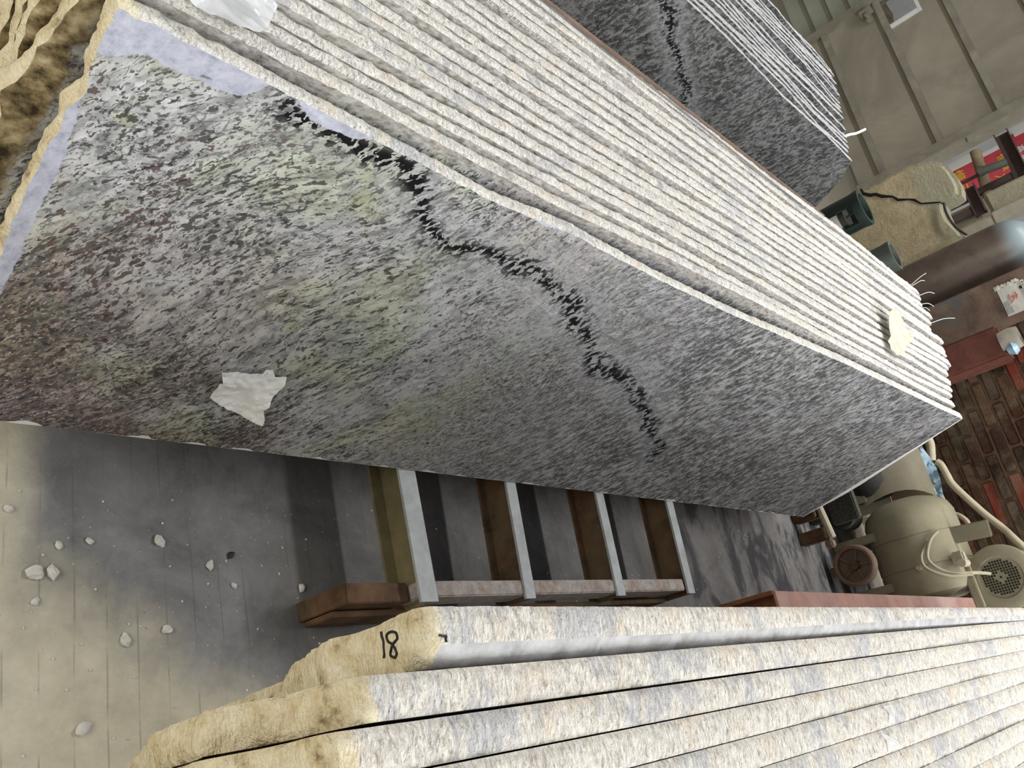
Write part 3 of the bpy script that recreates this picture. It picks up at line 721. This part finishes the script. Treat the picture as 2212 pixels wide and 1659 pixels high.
# ---------------------------------------------------------------- dusty machine in front of the brick wall
M['dusty'] = plain('dusty_beige_machine', (.26, .237, .16), .8, .15, 7, dirt=(.22, .20, .14), dirt_amt=.5, bump=.1)
M['dusty_pale'] = plain('pale_dust', (.38, .34, .25), .85, .12, 6, bump=.1)
M['dark_iron'] = plain('dark_iron', (.035, .033, .028), .7, .4, 12, dirt=(.10, .09, .07), dirt_amt=.4)
M['wheel_red'] = plain('dusty_red_wheel', (.17, .115, .085), .8, .3, 12, dirt=(.12, .11, .07))
M['hole_dark'] = plain('dark_opening', (.012, .011, .01), .9, .1, 10, bump=0)
mc = thing('air_compressor', 'dusty beige compressor with a lying tank and motor against the brick wall', 'machine', (4.44, .40, 0))
bm = bmesh.new(); Rr = .205
prof = [(.02, .29), (.09, .283), (.15, .262), (.19, .23), (Rr, .19), (Rr, .10), (Rr-.004, .095), (Rr, .09), (Rr, -.04), (Rr-.004, -.045), (Rr, -.05), (Rr, -.13), (.19, -.165), (.12, -.195), (.02, -.2)]
lathe(bm, prof, (0, 0, .335), 'Y', 56); obj('tank', bm, 'dusty', mc)
for x_, y_ in ((-.14, .14), (.14, .14), (-.14, -.10), (.14, -.10)):
    bm = bmesh.new(); bx(bm, x_-.02, x_+.02, y_-.02, y_+.02, 0, .22, .003); obj('leg', bm, 'dusty', mc)
# motor with a perforated fan cover facing the aisle
fc = Vector((-.01, -.165, .635))
bm = bmesh.new(); lathe(bm, [(.03, .30), (.10, .30), (.125, .27), (.13, .10), (.132, .03), (.138, .0), (.142, -.03), (.138, -.052), (.122, -.060), (.092, -.062), (.086, -.056), (.02, -.056)], fc, 'X', 48)
mo = obj('motor', bm, 'dusty', mc)
bm = bmesh.new()
for iy in range(-6, 7):
    for iz in range(-6, 7):
        yy, zz = iy*.0115, iz*.0115
        r2 = math.hypot(yy, zz)
        if r2 < .074 and (r2 > .026 or (abs(iy)+abs(iz)) % 3 == 0): bx(bm, fc.x-.0585, fc.x-.0555, fc.y+yy-.0038, fc.y+yy+.0038, fc.z+zz-.0038, fc.z+zz+.0038)
obj('fan_grille', bm, 'hole_dark', mo)
bm = bmesh.new(); box(bm, (-.09, .052, .575), (.012, .075, .20), ('X', R(4)), .004); obj('terminal_box', bm, 'dusty', mo)
bm = bmesh.new(); bx(bm, -.10, .16, -.27, -.04, .50, .535, .004); obj('motor_base', bm, 'dusty', mc)
bm = bmesh.new(); box(bm, (-.15, -.05, .52), (.04, .06, .055), None, .008); lathe(bm, [(.018, -.20), (.018, -.12)], (0, -.075, .535), 'X', 14); obj('pressure_valve', bm, 'dusty_pale', mc)
bm = bmesh.new(); lathe(bm, [(.010, -.222), (.013, -.215), (.013, -.19)], (0, -.05, .36), 'X', 12); M['brass'] = plain('bright_brass', (.75, .68, .45), .3, .1, 20, metal=.8, bump=0); obj('drain_plug', bm, 'brass', mc)
cab = bmesh.new()
tube(cab, spline([(-.165, .085, .48), (-.19, .055, .445), (-.205, .0, .415), (-.21, -.04, .415), (-.20, -.085, .45), (-.17, -.115, .515), (-.12, -.125, .56), (-.07, -.14, .60)], 6), .0075, 8)
tube(cab, spline([(-.185, .05, .43), (-.215, -.005, .39), (-.222, -.06, .395), (-.205, -.11, .46), (-.15, -.13, .55)], 6), .006, 8)
obj('power_cable', cab, 'dusty_pale', mc)
# belt wheel
wh = thing('belt_wheel', 'dusty reddish spoked belt wheel standing beside the compressor tank', 'wheel', (4.12, .425, 0))
wc = Vector((0, 0, .13))
bm = bmesh.new(); lathe(bm, [(.074, -.022), (.086, -.026), (.094, -.022), (.094, -.008), (.088, 0), (.094, .008), (.094, .022), (.086, .026), (.074, .022), (.074, -.022)], wc, 'X', 44, False); obj('rim', bm, 'wheel_red', wh)
bm = bmesh.new(); lathe(bm, [(.012, -.03), (.022, -.03), (.024, .03), (.012, .03)], wc, 'X', 20); obj('hub', bm, 'bar_rust', wh)
for k_ in range(5):
    a = k_*2*PI/5+.35; bm = bmesh.new(); tube(bm, [wc+Vector((0, .02*math.cos(a), .02*math.sin(a))), wc+Vector((0, .078*math.cos(a), .078*math.sin(a)))], .006, 8); obj('spoke', bm, 'wheel_red', wh)
bm = bmesh.new(); lathe(bm, [(.076, .012), (.076, .018)], wc, 'X', 40); obj('back_disc', bm, 'wheel_red', wh)
bm = bmesh.new(); bx(bm, .03, .16, -.02, .02, .0, .05, .004); bx(bm, .03, .05, -.015, .015, .05, .15, .003); obj('bracket', bm, 'wheel_red', wh)
# dark pump body, round drive and guard sheet further left
pm = thing('pump', 'dark round-bodied pump half hidden under the beige guard sheet', 'pump', (4.47, .86, 0))
bm = bmesh.new(); lathe(bm, [(.02, -.13), (.10, -.12), (.13, -.06), (.135, .10), (.12, .16), (.02, .17)], (0, .0, .20), 'Y', 36); obj('body', bm, 'dark_iron', pm)
bm = bmesh.new(); lathe(bm, [(.02, -.06), (.062, -.06), (.066, -.05), (.066, .05), (.02, .05)], (-.20, -.19, .11), 'X', 30); obj('drive_wheel', bm, 'dark_iron', pm)
bm = bmesh.new(); bx(bm, -.20, .14, -.15, .15, 0, .05, .004); obj('base', bm, 'dark_iron', pm)
gd = bmesh.new()
A = []; 
for i in range(17):
    a = PI*(i/16)*.93 + .05
    A.append((.02+.20*math.cos(PI-a), .17+.29*math.sin(a)))
v0 = [gd.verts.new((x_, -.20+.03*math.sin(i*.5), z_)) for i, (x_, z_) in enumerate(A)]; v1 = [gd.verts.new((x_, .30, z_)) for x_, z_ in A]
for i in range(16): gd.faces.new((v0[i], v0[i+1], v1[i+1], v1[i]))
bmesh.ops.solidify(gd, geom=gd.faces[:], thickness=.006)
gs = thing('guard_sheet', 'curved beige sheet-metal guard arched over the dark pump', 'guard', (4.55, .90, 0))
obj('hood', gd, 'dusty_pale', gs)
for xa in (-.185, .215):
    bm = bmesh.new(); bx(bm, xa, xa+.01, -.18, .28, 0, .20); obj('side_skirt', bm, 'dusty_pale', gs)
bm = bmesh.new(); box(bm, (0, 0, .165), (.05, .16, .13), None, .006); box(bm, (0, 0, .05), (.06, .10, .10), None, .006)
k = NT('speckled_dark', .8); M['dark_mesh'] = k.out(k.ramp(k.noise(k.obj, 260, 2), [(.45, (.03, .032, .025)), (.6, (.085, .085, .065))]))
o = obj('control_box', bm, 'dark_mesh'); o.location = (4.12, .70, 0); tag(o, 'dark grey box standing between the slab end and the pump', 'box')
# upright lever/bracket by the slab end
lv = thing('clamp_bracket', 'pale upright clamp bracket with rusty foot beside the end of the front slab', 'bracket', (3.93, .62, 0))
bm = bmesh.new(); tube(bm, [(0, .075, .125), (.0, -.02, .135), (0, -.075, .14)], .017, 10); obj('arm', bm, 'dusty_pale', lv)
bm = bmesh.new(); bx(bm, -.03, .04, -.075, -.02, .0, .125, .004); obj('foot', bm, 'bar_rust', lv)
bm = bmesh.new(); bx(bm, -.04, .05, .03, .07, 0, .11, .004); obj('foot', bm, 'bar_rust', lv)
bm = bmesh.new(); box(bm, (-.02, -.10, .13), (.045, .035, .035), None, .006); obj('clamp_head', bm, 'wheel_red', lv)

# hose, blue plastic and bars in front of the wall
M['hose'] = plain('cream_hose', (.47, .42, .30), .6, .1, 20, bump=.05)
bm = bmesh.new(); tube(bm, spline([(4.80, 1.12, .44), (4.83, 1.0, .465), (4.83, .93, .452), (4.83, .895, .44)], 6), .022, 12)
tag(obj('hose_end', bm, 'hose'), 'short cream hose end bending down behind the blue plastic', 'hose')
bm = bmesh.new(); tube(bm, spline([(4.86, .885, .455), (4.86, .86, .47), (4.86, .80, .478), (4.86, .74, .49), (4.86, .58, .566), (4.85, .48, .625), (4.81, .41, .664), (4.80, .30, .715), (4.80, .15, .77)], 6), .018, 12)
tag(obj('hose', bm, 'hose'), 'cream rubber hose running along the foot of the brick wall to the motor', 'hose')
k = NT('blue_plastic', .3, .5); M['plastic_blue'] = k.out(k.ramp(k.noise(k.obj, 14, 3), [(.3, (.16, .30, .42)), (.7, (.48, .62, .70))]))
poly = [(.985, .425), (.995, .45), (.95, .445), (.90, .455), (.84, .46), (.76, .452), (.70, .44), (.675, .43), (.69, .40), (.71, .378), (.76, .392), (.84, .396), (.90, .395), (.95, .415)]
bp_ = crumple('plastic_bag', poly, lambda a, b, h: (4.80-h, a, b), .03, 'plastic_blue', 5.5, .012, 14)
tag(bp_, 'translucent blue plastic bag draped beside the guard sheet by the brick wall', 'plastic bag')
bm = bmesh.new(); box(bm, (4.83, .86, .405), (.03, .42, .035), ('X', R(-3)), .003); box(bm, (4.83, 1.0, .20), (.03, .03, .40), None, .003); box(bm, (4.83, .70, .20), (.03, .03, .40), None, .003)
tag(obj('rail', bm, 'dusty_pale'), 'dusty flat rail on two short posts holding the blue plastic', 'rail')
bm = bmesh.new(); tube(bm, spline([(4.72, .60, .46), (4.70, .57, .50), (4.70, .53, .52), (4.71, .51, .49), (4.73, .53, .45)], 6), .012, 10)
tag(obj('hose_loop', bm, 'hose'), 'small cream hose loop rising behind the compressor tank', 'hose')

# ---------------------------------------------------------------- things at the far end, left of the brick wall
M['red_box'] = plain('dark_red_sack', (.115, .04, .028), .7, .35, 7, bump=.2)
rbx = thing('sheet_bin', 'dark red bin beside the rusty plate above the brick wall', 'bin', (4.86, 1.33, .0))
bm = bmesh.new()
for z0_, z1_, ins in ((.66, .95, 0),):
    bx(bm, -.08, .10, -.075, .09, .62, .97, .012)
for v in bm.verts: v.co += Vector((.01*nz(v.co.y*20, v.co.z*9), .012*nz(v.co.z*14), .01*nz(v.co.y*12)))
obj('body', bm, 'red_box', rbx)
bm = bmesh.new(); bx(bm, -.05, .08, -.06, .07, 0, .62, .006); obj('stand', bm, 'dark_iron', rbx)
M['lining'] = plain('torn_lining', (.55, .52, .44), .8, .15, 20)
bm = bmesh.new(); lathe(bm, [(.055, 0), (.06, .05), (.052, .09)], (-.04, .0, .955), 'Z', 20, False); bmesh.ops.solidify(bm, geom=bm.faces[:], thickness=.004); obj('lining', bm, 'lining', rbx)
bm = bmesh.new(); lathe(bm, [(.03, 0), (.045, .03), (.03, .05)], (-.05, -.04, .97), 'Z', 16); obj('blue_rag', bm, 'plastic_blue', rbx)

k = NT('rusty_plate', .6, .35)
c = k.ramp(k.noise(k.obj, 6, 6, .7, .4), [(.3, (.07, .052, .042)), (.5, (.155, .10, .072)), (.7, (.20, .165, .115))])
c = k.mix(k.step(k.noise(k.mapping(k.obj, loc=(2, 5, 1)), 3.4, 4, .6), .53, .62), c, (.10, .10, .10))
M['rusty_plate'] = k.out(c)
bm = bmesh.new(); box(bm, (5.02, 1.585, .80), (.06, .265, 1.6), None, .008)
pl = tag(obj('steel_column', bm, 'rusty_plate'), 'rusty brown flat steel column with a pasted notice, beside the brick wall', 'column')
M['paper'] = plain('grimy_paper', (.55, .53, .47), .8, .12, 14, dirt=(.35, .33, .28), dirt_amt=.5)
M['paper_grey'] = plain('paper_grey', (.30, .31, .32), .8, .1, 20)
M['ink_red'] = plain('red_ink', (.55, .12, .10), .7, .1, 20, bump=0)
nt_ = thing('notice', 'grimy white paper notice with red writing on the rusty column', 'notice', (4.985, 1.57, 1.075), 0)
bm = bmesh.new(); box(bm, (0, 0, 0), (.004, .155, .115)); obj('sheet', bm, 'paper', nt_)
bm = bmesh.new()
for i in range(9):
    box(bm, (.002-.004*(i % 2), .086+.006*nz(i*3.1), -.06+i*.013), (.012, .022, .014), ('X', i*.7))
for i in range(7): box(bm, (.0, .07-i*.012, .064+.004*nz(i*2.7)), (.010, .016, .014), ('X', i*.9))
obj('torn_edge', bm, 'paper', nt_)
bm = bmesh.new(); bx(bm, -.0034, -.0022, -.068, -.035, -.05, -.022); bx(bm, -.0034, -.0022, -.03, .0, -.05, -.028) ; obj('printed_panel', bm, 'paper_grey', nt_)
bm = bmesh.new(); bx(bm, -.0034, -.0022, .035, .05, .042, .054); obj('stamp', bm, 'ink', nt_)
bm = bmesh.new()
for st in ([(.03, -.012), (.012, -.02), (-.004, -.012)], [(.022, .0), (.002, .006), (-.012, -.006), (-.02, -.02)], [(.03, .018), (.01, .02), (-.006, .014)], [(.012, .024), (.008, .004), (.014, -.016)]):
    tube(bm, [(-.003, a, b) for a, b in st], .002, 5)
obj('red_writing', bm, 'ink_red', nt_)

# tall dark cylinder
k = NT('dark_cylinder', .38, .5)
x, y, z = k.xyz(k.obj)
c = k.ramp(k.noise(k.obj, 7, 5, .7, .3), [(.3, (.06, .048, .038)), (.55, (.12, .088, .07)), (.75, (.085, .085, .06))])
c = k.mix(k.step(z, 1.10, 1.22), c, (.24, .30, .32))
M['dark_cyl'] = k.out(c)
cy = thing('steel_cylinder', 'tall dark round steel cylinder with blue-grey shoulder behind the middle stack', 'cylinder', (5.16, 1.895, 0))
bm = bmesh.new(); lathe(bm, [(.10, 0), (.15, .01), (.155, .04), (.155, 1.10), (.150, 1.16), (.135, 1.21), (.105, 1.25), (.06, 1.275), (.02, 1.28)], (0, 0, 0), 'Z', 56); obj('body', bm, 'dark_cyl', cy)
bm = bmesh.new(); lathe(bm, [(.03, 1.27), (.032, 1.33), (.02, 1.34)], (0, 0, 0), 'Z', 20); obj('neck', bm, 'dark_iron', cy)

# cracked plaster pier
k = NT('mud_plaster', .95, .1)
c = k.ramp(k.noise(k.obj, 5, 6, .7, .3), [(.3, (.31, .255, .16)), (.55, (.45, .38, .245)), (.75, (.50, .44, .31))])
x, y, z = k.xyz(k.obj)
c = k.mix(k.math('MULTIPLY', k.step(k.math('MULTIPLY_ADD', k.noise(k.obj, 4, 3), .3, k.math('SUBTRACT', z, .15)), .74, .86), .65), c, (.33, .335, .25))
k.bump(k.noise(k.obj, 16, 6, .75), .7, .03)
M['mud'] = k.out(c)
pier_out = [(2.20, 0), (2.205, .60), (2.206, .93), (2.25, .925), (2.36, .895), (2.42, .895), (2.456, .905), (2.455, .96), (2.463, 1.003), (2.52, 1.02), (2.58, 1.02), (2.65, 1.01), (2.706, .998), (2.75, .95), (2.776, .91), (2.81, .81), (2.815, .70), (2.81, .6), (2.82, .3), (2.82, 0)]
pr_ = thing('plaster_pier', 'cracked beige mud-plastered pier with rounded top in front of the gate', 'pier', (5.5, 0, 0))
bm = bmesh.new()
vs_ = prism(bm, pier_out, .16)
bmesh.ops.rotate(bm, cent=(0, 0, 0), matrix=Matrix(((0, 0, 1), (1, 0, 0), (0, 1, 0))), verts=bm.verts)
bmesh.ops.bevel(bm, geom=[e for e in bm.edges if e.is_boundary is False and abs((e.verts[0].co-e.verts[1].co).x) < 1e-5], offset=.03, segments=3, affect='EDGES')
obj('body', bm, 'mud', pr_)
bm = bmesh.new()
ck = [(2.812, .50), (2.775, .505), (2.741, .538), (2.73, .57), (2.695, .600), (2.66, .655), (2.621, .677), (2.59, .735), (2.57, .761), (2.526, .788), (2.50, .84), (2.478, .884), (2.452, .90)]
tube(bm, [(-.002, a, b) for a, b in ck], .006, 6, rads=[.007, .01, .012, .010, .011, .006, .009, .005, .008, .005, .005, .004, .003]); obj('crack', bm, 'hole_dark', pr_)
bm = bmesh.new(); tube(bm, spline([(-.02, 2.455, .905), (-.025, 2.40, .897), (-.03, 2.33, .90), (-.03, 2.26, .915), (-.02, 2.20, .945)], 4), .007, 8); obj('edge_rod', bm, 'dark_iron', pr_)

# two upright pipes in front of the pier
M['pipe_green'] = plain('dark_green_pipe', (.022, .036, .031), .45, .2, 12, spec=.4, dirt=(.05, .065, .055), dirt_amt=.4)
M['pipe_grey'] = plain('grey_green_pipe', (.085, .10, .088), .6, .2, 12, dirt=(.09, .08, .06))
def pipe(name, label, x_, y_, r_, z1, mat, window=False):
    t_ = thing(name, label, 'pipe', (x_, y_, 0))
    bm = bmesh.new(); seg = 40
    zs = [0, z1*.5, z1-.165, z1-.13, z1-.05, z1-.02, z1-.006, z1]
    def ring(rr, z): return [bm.verts.new((rr*math.cos(2*PI*k_/seg), rr*math.sin(2*PI*k_/seg), z)) for k_ in range(seg)]
    O = [ring(r_+(.004 if z > z1-.03 else 0), z) for z in zs]; I = [ring(r_*.82, z) for z in zs]
    def skip(j, k_): 
        a = 360*(k_+.5)/seg
        return window and j == 3 and 178 < a < 246
    for S, inv in ((O, 0), (I, 1)):
        for j in range(len(zs)-1):
            for k_ in range(seg):
                if skip(j, k_): continue
                q = (S[j][k_], S[j][(k_+1) % seg], S[j+1][(k_+1) % seg], S[j+1][k_])
                bm.faces.new(q[::-1] if inv else q)
    for k_ in range(seg):
        bm.faces.new((O[-1][k_], O[-1][(k_+1) % seg], I[-1][(k_+1) % seg], I[-1][k_])); bm.faces.new((O[0][(k_+1) % seg], O[0][k_], I[0][k_], I[0][(k_+1) % seg]))
        if window:
            for j in (3,):
                if skip(j, k_):
                    k2 = (k_+1) % seg
                    bm.faces.new((O[j][k_], O[j][k2], I[j][k2], I[j][k_])); bm.faces.new((O[j+1][k_], O[j+1][k2], I[j+1][k2], I[j+1][k_]))
                    if not skip(j, k_-1): bm.faces.new((O[j][k_], O[j+1][k_], I[j+1][k_], I[j][k_]))
                    if not skip(j, k_+1): bm.faces.new((O[j][k2], O[j+1][k2], I[j+1][k2], I[j][k2]))
    obj('body', bm, mat, t_)
    return t_
p1 = pipe('steel_pipe', 'dark green open-topped pipe with a cut window and pasted label before the plaster pier', 4.62, 2.255, .10, .655, 'pipe_green', True)
bm = bmesh.new()
for k_ in range(9):
    a0, a1 = R(187+k_*5), R(187+(k_+1)*5); rr = .1012
    bm.faces.new([bm.verts.new((rr*math.cos(a), rr*math.sin(a), z_)) for a, z_ in ((a0, .425), (a1, .425), (a1, .522), (a0, .522))])
bmesh.ops.remove_doubles(bm, verts=bm.verts[:], dist=1e-5); bmesh.ops.solidify(bm, geom=bm.faces[:], thickness=.0008)
o = obj('label_sheet', bm, 'paper', p1); o['label'] = 'worn white label'
bm = bmesh.new(); lathe(bm, [(.01, .0), (.078, .0), (.078, .05), (.01, .05)], (0, 0, .50), 'Z', 30); tube(bm, [(-.03, -.02, .55), (-.03, .0, .64)], .006, 8); obj('inner_rotor', bm, 'dark_iron', p1)
p2 = pipe('steel_pipe', 'smaller grey-green open-topped pipe between the plaster pier and the middle stack', 4.62, 1.925, .078, .70, 'pipe_grey')

# clutter by the gateway: timber, channels, ledge, roll, banners
M['timber'] = plain('old_timber', (.22, .16, .095), .85, .3, 10, dirt=(.34, .29, .2), dirt_amt=.5)
M['channel_rust'] = plain('dark_rust_channel', (.055, .032, .03), .7, .3, 10, dirt=(.12, .085, .07), dirt_amt=.4)
bm = bmesh.new(); tube(bm, [(7.055, 3.43, 1.062), (7.055, 3.15, 1.028), (7.055, 2.82, .965)], .040, 12); bx(bm, 7.02, 7.09, 2.86, 2.92, 0, .96, .004)
tag(obj('timber_beam', bm, 'timber'), 'weathered round timber beam crossing in front of the red banners', 'timber')
def channel(label, x_, ya, yb_, z0, z1):
    t_ = thing('steel_shelf_channel', label, 'channel', (x_, 0, 0))
    b = bmesh.new(); bx(b, .06, .068, ya, yb_, z0, z1); bx(b, 0, .07, ya, yb_, z1-.008, z1); bx(b, 0, .07, ya, yb_, z0, z0+.008); obj('web', b, 'channel_rust', t_)
    b = bmesh.new(); bx(b, .01, .06, ya+.02, ya+.07, 0, z0); obj('support', b, 'channel_rust', t_)
channel('dark rusty channel set across the right-hand banners', 7.0, 3.05, 3.455, 1.215, 1.315)
channel('dark rusty channel below the timber beam near the plaster pier', 6.75, 2.83, 3.07, .905, .985)
bm = bmesh.new(); bx(bm, 6.84, 7.0, 2.79, 2.985, 1.0, 1.45, .02)
bmesh.ops.subdivide_edges(bm, edges=bm.edges[:], cuts=3, use_grid_fill=True)
for v in bm.verts: v.co += Vector((.012*nz(v.co.y*9, v.co.z*9), .012*nz(v.co.z*11, 3), .012*nz(v.co.y*12, 5)))
bx(bm, 6.86, 6.98, 2.82, 2.96, 0, 1.02)
tag(obj('mud_ledge', bm, 'mud'), 'lumpy greenish mud ledge under the red banners', 'ledge')
bm = bmesh.new(); bx(bm, 6.78, 6.84, 2.70, 2.80, 1.0, 1.42, .004); bx(bm, 6.79, 6.83, 2.72, 2.78, 0, 1.0)
tag(obj('grey_beam', bm, 'gate_frame'), 'grey steel bar standing at the edge of the mud ledge', 'bar')
bm = bmesh.new(); tube(bm, [(6.88, 3.172, 1.07), (6.88, 3.15, 1.20), (6.88, 3.146, 1.225)], .032, 14, rads=[.032, .03, .024]); tube(bm, [(6.88, 3.178, 1.035), (6.88, 3.172, 1.07)], .037, 14)
hr = obj('handle_grip', bm, 'pipe_grey'); tag(hr, 'dark grey ribbed handle grip in front of the middle red banner', 'grip')
bm = bmesh.new(); tube(bm, [(6.93, 3.19, 0), (6.93, 3.18, 1.05)], .014, 8); ob = obj('stem', bm, 'channel_rust', hr)

M['red_cloth'] = plain('red_banner', (.64, .085, .11), .6, .12, 5, bump=.03)
M['banner_white'] = plain('white_strip', (.9, .9, .86), .6, .03, 5, bump=0)
M['banner_yellow'] = plain('yellow_letters', (.85, .55, .09), .6, .08, 8, bump=0)
def text(body, size, mat, parent, loc, right=(0, -1, 0), upv=(0, 0, 1)):
    cu = bpy.data.curves.new('letters', 'FONT'); cu.body = body; cu.size = size; cu.extrude = .002; cu.align_x = 'LEFT'; cu.offset = size*.012
    o = bpy.data.objects.new('tmp_letters', cu); COL.objects.link(o)
    me = bpy.data.meshes.new_from_object(o.evaluated_get(bpy.context.evaluated_depsgraph_get()))
    bpy.data.objects.remove(o)
    me.materials.clear(); me.materials.append(M[mat])
    q = bpy.data.objects.new('lettering', me); COL.objects.link(q); q.parent = parent
    r_ = Vector(right); u_ = Vector(upv); n_ = r_.cross(u_)
    mm = Matrix((r_, u_, n_)).transposed().to_4x4(); mm.translation = loc; q.matrix_local = mm
    return q
def banner(label, x_, ya, yb_, z0, z1, strip=None):
    t_ = thing('banner', label, 'banner', (x_, 0, 0), 0, 'red banners beyond the gateway')
    b = bmesh.new(); bx(b, 0, .008, ya, yb_, z0, z1); obj('cloth', b, 'red_cloth', t_)
    if strip:
        b = bmesh.new(); bx(b, -.004, 0, strip[0], strip[1], strip[2], strip[3]); obj('white_strip', b, 'banner_white', t_)
    b = bmesh.new(); bx(b, .01, .03, 3.84, 3.87, 0, z1); bx(b, .01, .03, 4.03, 4.06, 0, z1); obj('post', b, 'channel_rust', t_)
    return t_
b1 = banner('red banner with yellow characters and wide white edge, nearest the plaster pier', 8.6, 3.80, 4.18, .60, .93, (4.10, 4.185, .60, .94))
text('慢', .115, 'banner_yellow', b1, (-.006, 4.085, .70)); text('行', .115, 'banner_yellow', b1, (-.006, 3.97, .69))
b2 = banner('red banner with yellow characters behind the dark handle grip', 8.68, 3.72, 4.16, .95, 1.17, (4.125, 4.165, .95, 1.17))
text('恒源', .085, 'banner_yellow', b2, (-.006, 4.07, 1.085)); text('入厂', .085, 'banner_yellow', b2, (-.006, 3.90, 1.01))
b3 = banner('red banner with white characters at the right edge beyond the dark channel', 8.76, 3.55, 4.24, 1.20, 1.37, (4.20, 4.30, 1.28, 1.40))
text('高精度', .075, 'banner_white', b3, (-.006, 4.10, 1.25))
# pale wall and rubble outside, seen through the gate window
M['outer_wall'] = plain('pale_outer_wall', (.86, .86, .83), .9, .12, 2)
bm = bmesh.new(); bx(bm, 13, 13.2, 2, 14, -.05, 3.4); tag(obj('wall_outer', bm, 'outer_wall'), kind='structure')
M['rubble'] = plain('brown_rubble', (.26, .20, .14), .95, .4, 6, bump=.6)
bm = bmesh.new(); bmesh.ops.create_icosphere(bm, subdivisions=4, radius=1)
for v in bm.verts:
    d = 1+.35*nz(v.co.x*2, v.co.y*2, v.co.z*2)+.15*nz(v.co.x*6, v.co.y*6, v.co.z*6); v.co = Vector((v.co.x*.9*d, v.co.y*1.8*d, max(-.02, v.co.z*.55*d)))
o = obj('rubble_heap', bm, 'rubble'); o.location = (11.2, 8.2, -.05); tag(o, 'brown rubble heap outside, seen through the gate window', 'rubble')
